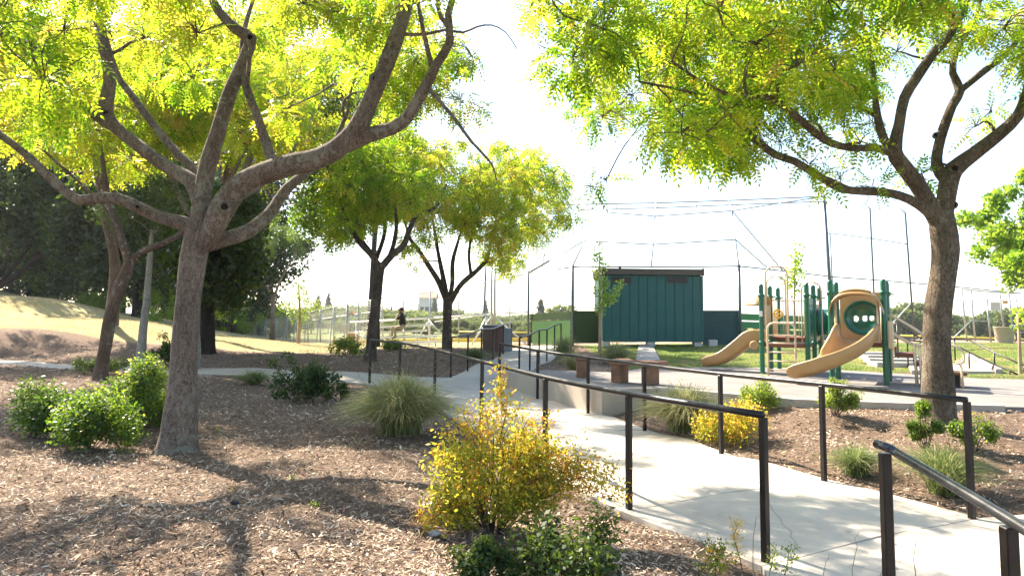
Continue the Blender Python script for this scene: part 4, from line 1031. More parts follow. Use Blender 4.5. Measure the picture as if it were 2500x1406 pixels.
shrub('shrub', 'dark rambling shrub between pale slender trunk and thick trunk', 350, 432, 842, 905, 'dark_shrub_leaf', 'broad', n=600, seed=206, lobes=8, sprigs=[(395,815,40,.05),(410,835,30,.05)])
shrub('shrub', 'low olive and amber shrub at the foot of the leaning tree', 120, 300, 880, 922, 'dark_shrub_leaf', 'mid', n=900, seed=207, tint=(.75, .25), lobes=12)
shrub('amber_shrub', 'large golden amber shrub with red tipped shoots beside the walk rail', 1040, 1365, 1085, 1335, 'amber_leaf', 'amber', n=2150, seed=208, tint=(.30, .3), lobes=34, depth=.8, airy=1.0,
      sprigs=[(1222,905,120,.012),(1180,985,90,.035),(1130,1010,90,.04),(1290,1020,60,.035),(1270,985,40,.025),(1335,1020,40,.025),(1405,1105,90,.05),(1440,1160,160,.06),(1500,1160,170,.055),(1510,1215,110,.04),(1040,1290,120,.04),(1345,1085,60,.03),(1080,1050,50,.03)], yellow=.35)
shrub('shrub', 'low dark green leafy shrub under the amber shrub', 1230, 1500, 1312, 1425, 'dark_shrub_leaf', 'box', n=430, seed=209, tint=(.6, .3), lobes=14, sprigs=[(1480,1270,40,.03),(1500,1290,40,.03)])
shrub('shrub', 'dark green leafy plant cropped by the bottom edge below the amber shrub', 1085, 1260, 1330, 1440, 'dark_shrub_leaf', 'mid', n=380, seed=210, tint=(.55, .3), lobes=10, sprigs=[(1110,1335,26,.02),(1180,1320,30,.02)])
grass('grass_clump', 'big arching grey green grass clump spilling beside the walk', 815, 1105, 925, 1082, n=3800, seed=211, plume=34, w=.0058, tint=(.5, .28))
grass('grass_clump', 'small dark grass clump in front of the side walk', 548, 655, 905, 945, n=700, seed=212, tint=(.15, .2))
grass('grass_clump', 'pale arching grass clump at the end of the retaining wall', 1580, 1825, 948, 1072, n=2200, seed=213, tint=(.62, .25), w=.0058)
shrub('gold_shrub', 'low golden yellow shrub between the rail posts of the walk', 1710, 1915, 1020, 1098, 'amber_leaf', 'amber', n=1250, seed=214, tint=(.42, .25), lobes=22, airy=1.0)
shrub('shrub', 'bright green shrub growing against the playground curb', 1812, 1922, 935, 1003, 'shrub_leaf', 'mid', n=700, seed=215, tint=(.72, .25), lobes=8)
shrub('shrub', 'open yellow green shrub standing clear in the mulch below the slide', 2000, 2110, 938, 1032, 'shrub_leaf', 'mid', n=650, seed=216, tint=(.7, .25), lobes=8, sprigs=[(2105,950,30,.03),(2060,930,26,.03)])
shrub('shrub', 'upright green shrub against the forking tree trunk', 2230, 2315, 985, 1112, 'shrub_leaf', 'mid', n=640, seed=217, tint=(.38, .25), lobes=8, sprigs=[(2250,985,40,.03)])
shrub('shrub', 'thin green shrub behind the end post of the far rail', 2345, 2455, 1020, 1118, 'shrub_leaf', 'mid', n=480, seed=218, tint=(.42, .25), lobes=7, sprigs=[(2390,1015,30,.03),(2445,1050,24,.02)])
grass('grass_clump', 'small round tuft of grass in the mulch before the near rail', 2045, 2205, 1095, 1180, n=900, seed=219, tint=(.2, .2), w=.0035)
grass('grass_clump', 'loose wide grass tuft at the edge of the bed by the end post', 2255, 2500, 1112, 1240, n=1200, seed=220, tint=(.25, .25), upright=.5, w=.0035, plume=8)
grass('grass_clump', 'upright tawny grass beside the top of the ramp', 1330, 1430, 815, 888, n=900, seed=221, tint=(.45, .3), upright=.6)
grass('grass_clump', 'fountain of tawny grass behind the bench', 1455, 1570, 835, 892, n=1300, seed=222, tint=(.5, .3))
grass('grass_clump', 'pale dry grass tuft behind the square bollard', 1360, 1440, 862, 908, n=700, seed=223, tint=(.7, .25))
grass('grass_clump', 'dark low grass under the ramp rail beside the round crowned tree', 1105, 1205, 848, 888, n=900, seed=224, tint=(.05, .15))
shrub('shrub', 'bright leafy shrub in front of the bleacher frame', 798, 880, 828, 870, 'shrub_leaf', 'broad', n=420, seed=225, tint=(.62, .3), lobes=8)
shrub('shrub', 'small green shrub between the dark trunk and the seated person', 922, 985, 832, 858, 'shrub_leaf', 'broad', n=260, seed=226, tint=(.4, .25), lobes=6)
# loose weeds and dry stalks in the near corner
def weed(label, px, py, h, mat, n, seed, T='mid', sp=.02, tint=(.5, .25)):
    rg = np.random.default_rng(seed); c = onground(px, py); C = np.array(c)
    root = empty('weed', c, label, 'weed'); tip = C + np.array([rg.normal(0, .05), rg.normal(0, .03), h])
    st = twig_to(C, tip, .004, .0015, seed, .05, 6)
    link('stem', npmesh('stem', *limb_np(st, 4)), MAT['bark_small'], root, True)
    tq = rg.uniform(.15, 1, n); p = np.stack([np.interp(tq, np.linspace(0, 1, 6), st[:, j]) for j in range(3)], -1) + rg.normal(0, sp, (n, 3))*np.array([1, 1, .5])
    leafmesh('leaves', [scatter_leaves(TWIGGY[T], p, rg.normal(0, .6, (n, 3)) + np.array([0, 0, .6]), rg.normal(0, 1, (n, 3)), rg.uniform(.4, .8, n), np.clip(rg.normal(*tint, n), 0, 1))], MAT[mat], root)['kind'] = 'stuff'
weed('yellow flowering shoot standing against the end post of the near rail', 1815, 1406, .30, 'gold_leaf', 60, 231, 'fine', .012)
weed('small leafy weed at the path edge under the rail end', 1878, 1404, .17, 'shrub_leaf', 16, 232, 'mid', .02)
weed('small branching weed on the path edge right of the yellow shoot', 1912, 1420, .18, 'shrub_leaf', 18, 233, 'mid', .025, (.7, .2))
weed('reddish leafy weed in the mulch nearest the bottom edge', 1745, 1412, .16, 'amber_leaf', 60, 234, 'mid', .05, (.35, .3))
weed('green leafy weed in the mulch left of the yellow shoot', 1700, 1410, .19, 'shrub_leaf', 60, 235, 'mid', .05, (.5, .3))
weed('small green weed alone in the sunlit mulch right of the trunk shadow', 706, 1178, .05, 'shrub_leaf', 10, 236, 'mid', .02, (.7, .2))
weed('tiny green weed in the mulch nearer the walk than the trunk shadow', 775, 1243, .04, 'shrub_leaf', 7, 237, 'mid', .015, (.6, .2))
weed('tiny yellow green sprout beside the thick lichen spotted trunk', 527, 1055, .05, 'shrub_leaf', 6, 238, 'mid', .012, (.9, .1))
weed('red and green sprout standing in the trunk shadow edge', 578, 1205, .06, 'amber_leaf', 5, 239, 'fine', .006, (.8, .2))
weed('orange flowering weed at the foot of the arching grass clump', 1020, 1285, .08, 'amber_leaf', 30, 240, 'fine', .03, (.8, .2))
rg = np.random.default_rng(5); st = []
for (a, b, a2, b2) in [(2083,1440,2096,1300),(2010,1440,2024,1350),(2232,1440,2240,1310),(1735,1440,1700,1300),(1790,1440,1760,1330),(1850,1440,1846,1260),(1880,1440,1885,1340),(2140,1440,2160,1380),(1655,1420,1640,1310)]:
    p0 = onground(a, min(b, 1430)); p1 = at(a2, b2, p0.y + .02); st.append(limb_np(twig_to(np.array(p0), np.array(p1), .003, .0015, int(a), .03, 6), 4))
o = link('dry_stalks', npmesh('dry_stalks', *join_np(st)), MAT['straw']); tag(o, 'thin pale dry grass stalks standing along the path edge', 'dry grass', kind='stuff')
# litter: crumpled paper and a dark stone in the mulch
c = onground(1042, 1245); m = MB(); pts = []
rg = np.random.default_rng(3)
V = [(c.x + x*.045 + rg.normal(0, .006), c.y + y*.035 + rg.normal(0, .006), c.z + .035 + rg.normal(0, .014)) for y in range(-1, 2) for x in range(-1, 2)]
m.add(V, [(0,1,4,3),(1,2,5,4),(3,4,7,6),(4,5,8,7)]); m.build('paper_scrap', MAT['white_paper'])
tag(bpy.data.objects['paper_scrap'], 'crumpled white paper scrap lying in mulch beside the amber shrub', 'litter')
def stone(label, px, py, s, mat, seed):
    rg = np.random.default_rng(seed); c = onground(px, py); bm = bmesh.new(); bmesh.ops.create_icosphere(bm, subdivisions=2, radius=s)
    for v in bm.verts: v.co = Vector((v.co.x*1.3, v.co.y, v.co.z*.6)) * (1 + rg.normal(0, .10)) + Vector((c.x, c.y, c.z + s*.35))
    me = bpy.data.meshes.new('stone'); bm.to_mesh(me); bm.free(); tag(link('stone', me, mat), label, 'stone')
stone('small black stone lying in the sunlit mulch', 572, 1232, .03, MAT['shoe'], 1)
stone('pale round stone at the foot of the amber shrub', 1062, 1308, .035, MAT['block'], 2)
# ---------------------------------------------------------------- handrails of the walk
Z = Vector((0, 0, 1))
def handrail(label, posts, h=.92, ends=None, extra=(), r=.024, pw=.045, mat=None, group='handrails of the walk', lift=.02):
    """posts: ground points in order; pipe along their tops"""
    mat = mat or MAT['rail_metal']
    P = [Vector(p) for p in posts]
    root = empty('handrail', P[0], label, 'handrail', group)
    top = [p + Z*h for p in P]
    for i, p in enumerate(P):
        t = (P[min(i+1, len(P)-1)] - P[max(i-1, 0)]); t.z = 0; t.normalize(); n = Vector((-t.y, t.x, 0))
        m = MB(); m.bbox(p + Z*((h - r*.6)/2 - .03), (pw, pw, h - r*.6 + .06), (t, n, Z), .004); m.build('post', mat, root)
    line = smooth_line([tuple(q) for q in top], .25)
    m = MB(); m.tube(line, r, 10)
    m.build('rail', mat, root)
    return root
def G(x, y, dz=.02): return Vector((x, y, tz(x, y) + dz))
nl = [(1.64,4.50),(.97,5.67),(.36,7.10),(-.39,9.45),(-1.31,11.95),(-2.20,13.66),(-2.98,14.60)]
nr = [(3.64,5.52),(3.03,6.73),(2.46,8.10),(1.90,9.80),(1.30,11.58),(.52,13.28),(-.24,14.75)]
handrail('long dark handrail along the near edge of the walk beside the amber shrub', [G(*p) for p in nl])
handrail('long dark handrail along the far edge of the walk below the playground', [G(*p) for p in nr])
fl = [(-1.38,15.95),(-1.08,17.3),(-.80,18.7),(-.52,20.1),(-.24,21.6),(.02,23.2)]
fr = [(.20,16.2),(.48,17.3),(.76,18.5),(1.03,19.7),(1.33,21.0),(1.62,22.3)]
handrail('dark handrail on the side of the far ramp nearer the round crowned tree', [G(*p) for p in fl], r=.021, pw=.04)
handrail('dark handrail on the side of the far ramp nearer the bollard', [G(*p) for p in fr], r=.021, pw=.04)
# nearest rail, coming towards the camera
a = Vector((1.765, 3.22, .965)); b = Vector((1.72, 2.42, .88)); c = Vector((1.60, 1.35, .78)); e = Vector((1.5, .5, .68))
root = empty('handrail', (1.745, 3.22, .02), 'nearest handrail with worn shiny pipe and two posts at the corner of the walk', 'handrail', 'handrails of the walk')
m = MB(); m.tube(smooth_line([tuple(a + Vector((-.03,.08,.012))), tuple(a), tuple(a*.9 + b*.1 + Vector((0,0,-.002))), tuple(b), tuple(c), tuple(e)], .08), .0205, 14); m.build('rail', MAT['rail_worn'], root)
for p in (a + Vector((-.01,.04,0)), b, c):
    m = MB(); m.bbox(Vector((p.x, p.y, (p.z - .02)/2)), (.044, .044, p.z - .03), None, .004); m.build('post', MAT['rail_metal'], root)

# ---------------------------------------------------------------- bench and bollard on the plaza
def pz(px, py, z=PLAZA_Z): return atz(px, py, z)
bc = pz(1420, 921); root = empty('bollard', bc, 'square brown wooden bollard with a wide cap on the plaza corner', 'bollard')
m = MB(); m.bbox(bc + Z*.17, (.20, .20, .34), None, .01); m.build('shaft', MAT['wood_bench'], root)
m = MB(); m.bbox(bc + Z*.385, (.245, .245, .09), None, .012); m.build('cap', MAT['wood_bench'], root)
l1 = pz(1505, 934); l2 = pz(1580, 940); ax = (l2 - l1); ax.z = 0; ax.normalize(); an = Vector((-ax.y, ax.x, 0))
root = empty('bench', l1, 'rustic brown bench with a rough timber seat on two square pedestals', 'bench')
for p in (l1, l2):
    m = MB(); m.bbox(p + an*.12 + Z*.165, (.21, .30, .33), (ax, an, Z), .012); m.build('leg', MAT['wood_bench'], root)
ctr = (l1 + l2)*.5 + an*.12
for k, off in enumerate((-.13, .0, .13)):     # three weathered planks, edges chewed
    bm = bmesh.new(); bmesh.ops.create_cube(bm, size=1); bmesh.ops.scale(bm, vec=(1.02, .125, .085), verts=bm.verts)
    bmesh.ops.subdivide_edges(bm, edges=[e_ for e_ in bm.edges if abs(e_.verts[0].co.x - e_.verts[1].co.x) > .5], cuts=9)
    rg = np.random.default_rng(k)
    for v in bm.verts: v.co += Vector((rg.normal(0, .006), rg.normal(0, .005), rg.normal(0, .007)))
    M = Matrix((ax, an, Z)).transposed()
    for v in bm.verts: v.co = M @ (v.co + Vector((.06, off, 0))) + ctr + Z*.375
    me = bpy.data.meshes.new('plank'); bm.to_mesh(me); bm.free(); link('plank', me, MAT['wood_bench'], root)

# ---------------------------------------------------------------- green shed
DS = 24.0
s0 = at(1471, 838, DS); s1 = at(1714, 838, DS)
zb = at(1590, 834, DS).z; zt = at(1590, 672, DS).z; zg = tz((s0.x+s1.x)/2, DS)
root = empty('shed', (s0.x, DS, zg), 'dark teal shed of vertical boards on concrete blocks behind the lawn', 'shed')
wS = s1.x - s0.x; dep = 2.4
m = MB(); m.box((s0.x + wS/2, DS + dep/2 + .03, (zb+zt)/2), (wS - .02, dep, zt - zb)); m.build('wall', MAT['board_green'], root)
nb = 11; bw = wS / nb
bd = MB(); bd.bbox((0, 0, 0), (bw - .012, .035, zt - zb - .02), None, .006)
me0 = None
for i in range(nb):
    cx_ = s0.x + bw*(i + .5)
    if me0 is None:
        o = bd.build('board', MAT['shed_green'], root); me0 = o.data
    else:
        o = bpy.data.objects.new('board', me0); COL.objects.link(o); o.parent = root
    o.location = Vector((cx_, DS - .005, (zb+zt)/2)) - root.location
m = MB(); m.box((s0.x + wS/2, DS - .03, zb + .04), (wS + .01, .03, .07)); m.build('bottom_trim', MAT['shed_green'], root)
for px_ in (1714, 1473):
    xx = at(px_, 750, DS).x; m = MB(); m.box((xx, DS - .028, (zb+zt)/2 + .03), (.07, .03, zt - zb - .08)); m.build('corner_trim', MAT['shed_green'], root)
# overhanging roof
m = MB(); zr = zt
m.hexa([(s0.x-.05, DS-.14, zr+.01), (s1.x+.03, DS-.14, zr+.01), (s1.x+.03, DS+dep+.1, zr+.01), (s0.x-.05, DS+dep+.1, zr+.01),
        (s0.x-.05, DS-.14, zr+.22), (s1.x+.03, DS-.14, zr+.22), (s1.x+.03, DS+dep+.1, zr+.30), (s0.x-.05, DS+dep+.1, zr+.30)]); rf = m.build('roof', MAT['roof_brown'], root)
m = MB(); m.box((s1.x + .045, DS - .08, zr + .13), (.03, .2, .28)); m.build('end_trim', MAT['shed_green'], rf)
m = MB(); m.box((at(1520, 650, DS).x, DS + .6, zr + .30), (.09, .09, .12)); m.build('vent_pipe', MAT['roof_brown'], rf)
for x0, x1 in ((1494, 1541), (1629, 1679)):
    A = at(x0, 677, DS); B = at(x1, 691, DS); cz_ = (A.z + B.z)/2; w_, h_ = B.x - A.x, A.z - B.z
    v = empty('vent', ((A.x+B.x)/2, DS - .04, cz_)); v.parent = root; v.location = v.location - root.location
    m = MB(); m.box(((A.x+B.x)/2, DS - .028, cz_), (w_, .03, h_)); m.build('recess', MAT['vent_dark'], v)
    for k in range(4):
        m = MB(); m.box(((A.x+B.x)/2, DS - .05, cz_ + h_*(-.36 + .24*k)), (w_ - .02, .02, h_*.12)); m.build('slat', MAT['vent_dark'], v)
for px_ in (1590, 1705, 1480):
    q = at(px_, 845, DS); m = MB(); m.bbox((q.x, DS + .15, (zb + zg)/2 - .02), (.28, .3, zb - zg + .03), None, .01); m.build('block', MAT['block'], root)
m = MB(); q = at(1739, 845, DS + .3); m.bbox((q.x, DS + .3, tz(q.x, DS+.3) + .1), (.30, .3, .24), None, .01)
tag(m.build('concrete_block', MAT['block']), 'pale concrete block on the grass beside the shed corner', 'block')
# ---------------------------------------------------------------- plank walls of the backstop
def plankwall(name, label, pxa, da, pxb, db, top, bot, nplank, mat, gap=.02, skip=(), group=None):
    A = at(pxa, top, da); B = at(pxb, top, db); Ab = at(pxa, bot, da).z; Bb = at(pxb, bot, db).z
    root = empty(name, (A.x, A.y, Ab), label, 'fence', group)
    dv = Vector((B.x - A.x, B.y - A.y, 0)); Ln = dv.length; dv.normalize(); nv = Vector((-dv.y, dv.x, 0))
    hz = (A.z - Ab) / nplank
    for i in range(nplank):
        if i in skip: continue
        m = MB(); z0 = Ab + hz*i; zz0 = Bb + hz*i
        a0 = Vector((A.x, A.y, z0)); b0 = Vector((B.x, B.y, zz0)); t = nv*.02
        m.hexa([a0 - t, b0 - t, b0 + t, a0 + t, a0 - t + Z*(hz - gap), b0 - t + Z*(hz - gap), b0 + t + Z*(hz - gap), a0 + t + Z*(hz - gap)])
        m.build('plank', mat, root)
    if gap < .02:
        m = MB(); t = nv*.012; o_ = nv*.03; a0 = Vector((A.x, A.y, Ab)) + o_; b0 = Vector((B.x, B.y, Bb)) + o_
        m.hexa([a0 - t, b0 - t, b0 + t, a0 + t, a0 - t + Z*(hz*nplank - .03), b0 - t + Z*(hz*nplank - .03), b0 + t + Z*(hz*nplank - .03), a0 + t + Z*(hz*nplank - .03)]); m.build('backing', MAT['vent_dark'], root)
    return root
plankwall('plank_wall', 'dark green plank wall between the shed and the ramp', 1395, 25.2, 1472, 25.2, 758, 838, 4, MAT['board_olive'], .012)
plankwall('plank_wall', 'solid teal plank wall joining the shed to the backstop post', 1715, 25.2, 1808, 25.2, 757, 842, 6, MAT['board_green'], .012)
plankwall('plank_wall', 'green plank wall with white gaps behind the tan slide', 1810, 25.3, 1990, 28, 762, 840, 4, MAT['board_grass_green'], .05)
plankwall('plank_wall', 'olive plank wall with open slots at the end of the dugout', 1296, 27.5, 1394, 25.4, 764, 838, 4, MAT['board_olive'], .05)
m = MB(); a = at(1300, 786, 26.8); b = at(1392, 782, 25.0); za = at(1300, 848, 26.8).z; zc = at(1392, 846, 25.0).z
t = Vector((.004, .008, 0))
m.hexa([Vector((a.x,a.y,za))-t, Vector((b.x,b.y,zc))-t, Vector((b.x,b.y,zc))+t, Vector((a.x,a.y,za))+t, a-t, b-t, b+t, a+t])
tag(m.build('windscreen', MAT['green_mesh']), 'pale green mesh windscreen glowing behind the ramp rail', 'windscreen')
# ---------------------------------------------------------------- backstop frame
root = empty('backstop', at(1398, 838, 25), 'tall baseball backstop of grey steel pipes leaning over the field', 'backstop')
def pipe(pts, r, name='pipe', mat='galv_dark', par=None):
    m = MB(); m.tube([at(*p) for p in pts], r, 8); return m.build(name, MAT[mat], par or root)
db = 25.0
pipe([(1290,850,27.6),(1290,662,27.6)], .045, 'post'); pipe([(1398,848,db),(1398,648,db)], .055, 'post', 'galv_dark')
pipe([(1809,850,db),(1804,646,db)], .055, 'post', 'galv_dark'); pipe([(2037,850,28),(2011,478,28)], .07, 'post')
pipe([(1180,850,30),(1186,640,30)], .045, 'post')
Lr = [(1398,650,db),(1427,588,db+.5),(1443,515,db+1.2),(1462,497,db+2)]; Mr = [(1590,650,db),(1595,597,db+.5),(1599,528,db+1.2),(1602,490,db+2)]; Rr = [(1804,648,db),(1796,585,db+.5),(1787,515,db+1.2),(1780,492,db+2)]
for q in (Lr, Mr, Rr): pipe(q, .026, 'rafter', 'galv')
for k in (1, 2): pipe([Lr[k], Mr[k], Rr[k]], .024, 'cross_pipe', 'galv')
pipe([(1398,652,db),(1715,651,db),(1804,650,db)], .026, 'cross_pipe', 'galv_dark')
pipe([(1290,667,27.6),(1398,652,db)], .024, 'cross_pipe'); pipe([(1804,650,db),(1900,660,26),(2034,676,28)], .026, 'cross_pipe')
pipe([(1330,500,27),(1600,496,27),(1800,489,27.4),(2011,480,28)], .03, 'truss_chord', 'galv')
pipe([(1400,513,27),(1600,508,27),(1800,500,27.4),(2012,492,28)], .026, 'truss_chord', 'galv')
for x_ in (1410, 1505, 1605, 1700, 1800, 1906): pipe([(x_,502-.01*(x_-1400)-4,27.2),(x_,512-.018*(x_-1400),27.2)], .02, 'truss_web', 'galv')
pipe([(1787,515,db+1.2),(1906,496,27.6),(2008,481,28)], .026, 'brace', 'galv')
pipe([(1788,516,db+1.2),(1912,662,26.2)], .026, 'brace', 'galv'); pipe([(1797,586,db+.5),(1880,660,25.8)], .026, 'brace', 'galv')
pipe([(1427,588,db+.5),(1290,668,27.6)], .022, 'brace'); pipe([(1330,620,26.6),(1322,660,27)], .02, 'brace'); pipe([(1340,636,26.6),(1292,664,27.6)], .022, 'brace')
m = MB()
for q0, q1 in ((Lr, Mr), (Mr, Rr)):
    for k in range(2):
        m.add([at(*q0[k]), at(*q1[k]), at(*q1[k+1]), at(*q0[k+1])], [(0,1,2,3)])
m.add([at(1398,650,db), at(1804,648,db), at(1807,760,db), at(1398,760,db)], [(0,1,2,3)])
m.build('netting', MAT['chain_thin'], root)
# tall side fence of the field
root = empty('side_fence', at(2130, 830, 29), 'high side fence of dark poles with angled tops behind the playground', 'fence')
for pts in ([(2100,488,29.6),(2124,510,29),(2140,850,29)], [(2178,494,29.6),(2210,520,29),(2234,850,29)]): pipe(pts, .035, 'post')
pipe([(2018,569,28.2),(2052,572,28.4),(2125,582,29),(2214,596,29)], .022, 'rail', 'galv'); pipe([(2034,676,28),(2130,683,29),(2300,697,30),(2470,714,31),(2560,722,32)], .024, 'rail', 'galv_dark')
pipe([(2026,570,28.2),(2040,850,28.2)], .03, 'post'); pipe([(2024,630,28.2),(2090,634,28.8),(2218,640,29)], .012, 'wire', 'galv')
pipe([(2100,488,29.6),(2178,494,29.6),(2060,480,28.5)], .008, 'wire', 'galv'); pipe([(2222,742,29.1),(2160,810,28.0)], .022, 'brace', 'aluminium')
m = MB(); m.add([at(2020,570,28.2), at(2214,596,29), at(2232,832,29), at(2038,842,28.2)], [(0,1,2,3)]); m.add([at(2214,690,29), at(2345,700,30), at(2350,832,30), at(2230,832,29)], [(0,1,2,3)])
m.build('chain_link', MAT['chain_thin'], root)
root = empty('dugout_cage', at(2400, 838, 30), 'grey chain link dugout cage with orange sign beside the concrete can', 'fence')
for pts in ([(2347,704,30),(2362,842,30)], [(2370,708,30.5),(2382,842,30.5)], [(2408,724,29),(2420,842,29)], [(2440,714,30.5),(2450,800,30.5)], [(2462,712,30),(2476,842,30)], [(2480,730,31),(2490,800,31)]): pipe(pts, .035, 'post', 'galv')
pipe([(2347,706,30),(2410,712,30.2),(2475,716,30)], .026, 'rail', 'galv'); pipe([(2355,735,30.8),(2405,733,30.8),(2480,736,30.8)], .018, 'rail', 'galv')
pipe([(2325,828,29),(2372,782,30),(2410,784,30)], .022, 'brace', 'galv'); pipe([(2475,800,30),(2490,780,30.2)], .02, 'brace', 'galv')
m = MB(); m.add([at(2347,706,30.05), at(2475,716,30.05), at(2480,840,30.05), at(2360,842,30.05)], [(0,1,2,3)]); m.build('chain_link', MAT['chain_thin'], root)
m = MB(); q = at(2454, 738, 29.9); m.box(q, (.22, .02, .11)); m.build('sign', MAT['sign_orange'], root)
m = MB(); q = at(2430, 748, 30.3); m.box(q, (.42, .02, .36)); m.build('notice_board', MAT['sign_grey'], root)
# concrete litter can
q = onground(2452, 838); q = at(2452, 838, 28); zc = tz(q.x, 28); root = empty('litter_can', (q.x, 28, zc), 'tapered tan concrete litter can at the top of the lawn', 'litter can')
hC = at(2450, 798, 28).z - zc
m = MB(); m.lathe((q.x, 28, zc), [(0, 0), (.29, 0), (.30, .02), (.345, hC - .03), (.36, hC - .02), (.36, hC), (.31, hC), (.29, hC - .15), (0, hC - .15)], 28); m.build('body', MAT['can_concrete'], root)
m = MB(); m.lathe((q.x, 28, zc), [(0, hC - .14), (.28, hC - .13), (.283, hC - .10)], 24); m.build('liner', MAT['play_dark'], root)
# picnic table at the far right edge
q = at(2505, 800, 29); root = empty('picnic_table', (q.x, 29, tz(q.x, 29)), 'grey picnic table beside the concrete can at the edge', 'table')
zz = tz(q.x, 29)
m = MB(); m.bbox((q.x + .5, 29, zz + .72), (1.8, .7, .05)); m.build('table_top', MAT['box_grey'], root)
for s in (-.6, .6):
    m = MB(); m.bbox((q.x + .5, 29 + s, zz + .44), (1.8, .26, .04)); m.build('seat', MAT['box_grey'], root)
for s in (-.1, 1.1):
    m = MB(); m.tube([(q.x + s, 28.45, zz), (q.x + s, 28.9, zz + .70)], .025); m.tube([(q.x + s, 29.55, zz), (q.x + s, 29.1, zz + .70)], .025); m.tube([(q.x + s, 28.4, zz+.42), (q.x + s, 29.6, zz + .42)], .02); m.build('leg_frame', MAT['box_grey'], root)
# ---------------------------------------------------------------- stairs with rails on the lawn
root = empty('lawn_stairs', at(2300, 905, 16.2), 'concrete stair cheek wall and landing set into the lawn', 'stairs')
m = MB(); A = [at(2215,872,17.5), at(2370,872,17.5), at(2440,912,15.6), at(2225,912,15.6)]
lev = tz(A[0].x, 17) + .05
m.hexa([(p.x, p.y, tz(p.x, p.y) - .2) for p in (A[3], A[2], A[1], A[0])] + [(p.x, p.y, tz(p.x, p.y) + .05) for p in (A[3], A[2], A[1], A[0])]); m.build('landing', MAT['wall_concrete'], root)
cw = [at(2365,866,18), at(2395,880,17), at(2440,912,15.6)]
m = MB(); t = Vector((.12, .05, 0))
for i in range(2):
    p, q_ = cw[i], cw[i+1]
    m.hexa([Vector((p.x,p.y,tz(p.x,p.y)-.2))-t, Vector((q_.x,q_.y,tz(q_.x,q_.y)-.2))-t, Vector((q_.x,q_.y,tz(q_.x,q_.y)-.2))+t, Vector((p.x,p.y,tz(p.x,p.y)-.2))+t,
            Vector((p.x,p.y,tz(p.x,p.y)+.22))-t, Vector((q_.x,q_.y,tz(q_.x,q_.y)+.10))-t, Vector((q_.x,q_.y,tz(q_.x,q_.y)+.10))+t, Vector((p.x,p.y,tz(p.x,p.y)+.22))+t])
m.build('cheek_wall', MAT['wall_concrete'], root)
for k in range(4):
    p = at(2160 + 14*k, 850 + 14*k, 20 - .9*k); zz = tz(p.x, p.y)
    m = MB(); m.bbox((p.x, p.y, zz + .02), (1.5, .5, .20)); m.build('step', MAT['curb_concrete'], root)
def stairrail(label, rows, r=.02):
    root = empty('handrail', at(rows[0][0], rows[0][1] + 80, rows[0][2]), label, 'handrail', 'stair rails on the lawn')
    pipe([x[:3] for x in rows], r, 'rail', 'rail_metal', root)
    for x in rows:
        if len(x) > 3:
            p = at(*x[:3]); m = MB(); m.tube([p, (p.x, p.y, tz(p.x, p.y) - .02)], .018, 8); m.build('post', MAT['rail_metal'], root)
stairrail('upper dark stair rail crossing the lawn to the sapling', [(2170,790,18.6),(2190,790,18.4,1),(2245,824,17.8,1),(2330,828,17.6,1),(2364,829,17.4),(2427,860,16.4,1),(2500,892,15.6,1),(2560,918,15.2)])
stairrail('lower dark stair rail ending at the landing in the lawn', [(2170,805,17.2),(2215,830,16.9,1),(2330,842,16.6),(2365,859,16.2,1),(2424,888,15.7,1),(2465,905,15.3,1),(2484,914,15.1)])
# concrete pad below the shed and small ramp slab
m = MB(); pa = [atz(1560,852,.5), atz(1592,852,.5), atz(1612,884,.4), atz(1552,884,.4)]
m.hexa([(p.x,p.y,p.z-.15) for p in (pa[3],pa[2],pa[1],pa[0])] + [(p.x,p.y,tz(p.x,p.y)+.06) for p in (pa[3],pa[2],pa[1],pa[0])])
tag(m.build('concrete_pad', MAT['curb_concrete']), 'small pale concrete ramp slab leading to the shed', 'slab')
# brown box enclosure beside the ramp
bx = at(1212, 858, 22.5); zz = tz(bx.x, 22.5); root = empty('utility_box', (bx.x, 22.5, zz), 'brown panelled box with grey side beside the ramp rail', 'box')
hB = at(1212, 797, 22.5).z - zz; xl = at(1178, 850, 22.5).x; xr = at(1228, 850, 22.5).x
m = MB(); m.bbox(((xl+xr)/2, 22.9, zz + hB/2), (xr - xl, .8, hB), None, .01); m.build('cabinet', MAT['box_brown'], root)
for k in range(3):
    m = MB(); w3 = (xr-xl)/3; m.bbox((xl + w3*(k+.5), 22.485, zz + hB/2 - .01), (w3 - .015, .03, hB - .08), None, .005); m.build('panel', MAT['box_brown'], root)
m = MB(); m.bbox((xr + .14, 22.85, zz + hB/2 - .02), (.27, .7, hB - .05), None, .02); m.build('side_panel', MAT['box_grey'], root)
m = MB(); m.bbox(((xl+xr)/2, 22.88, zz + hB + .02), (xr - xl + .06, .9, .05), None, .01); m.build('lid', MAT['box_grey'], root)
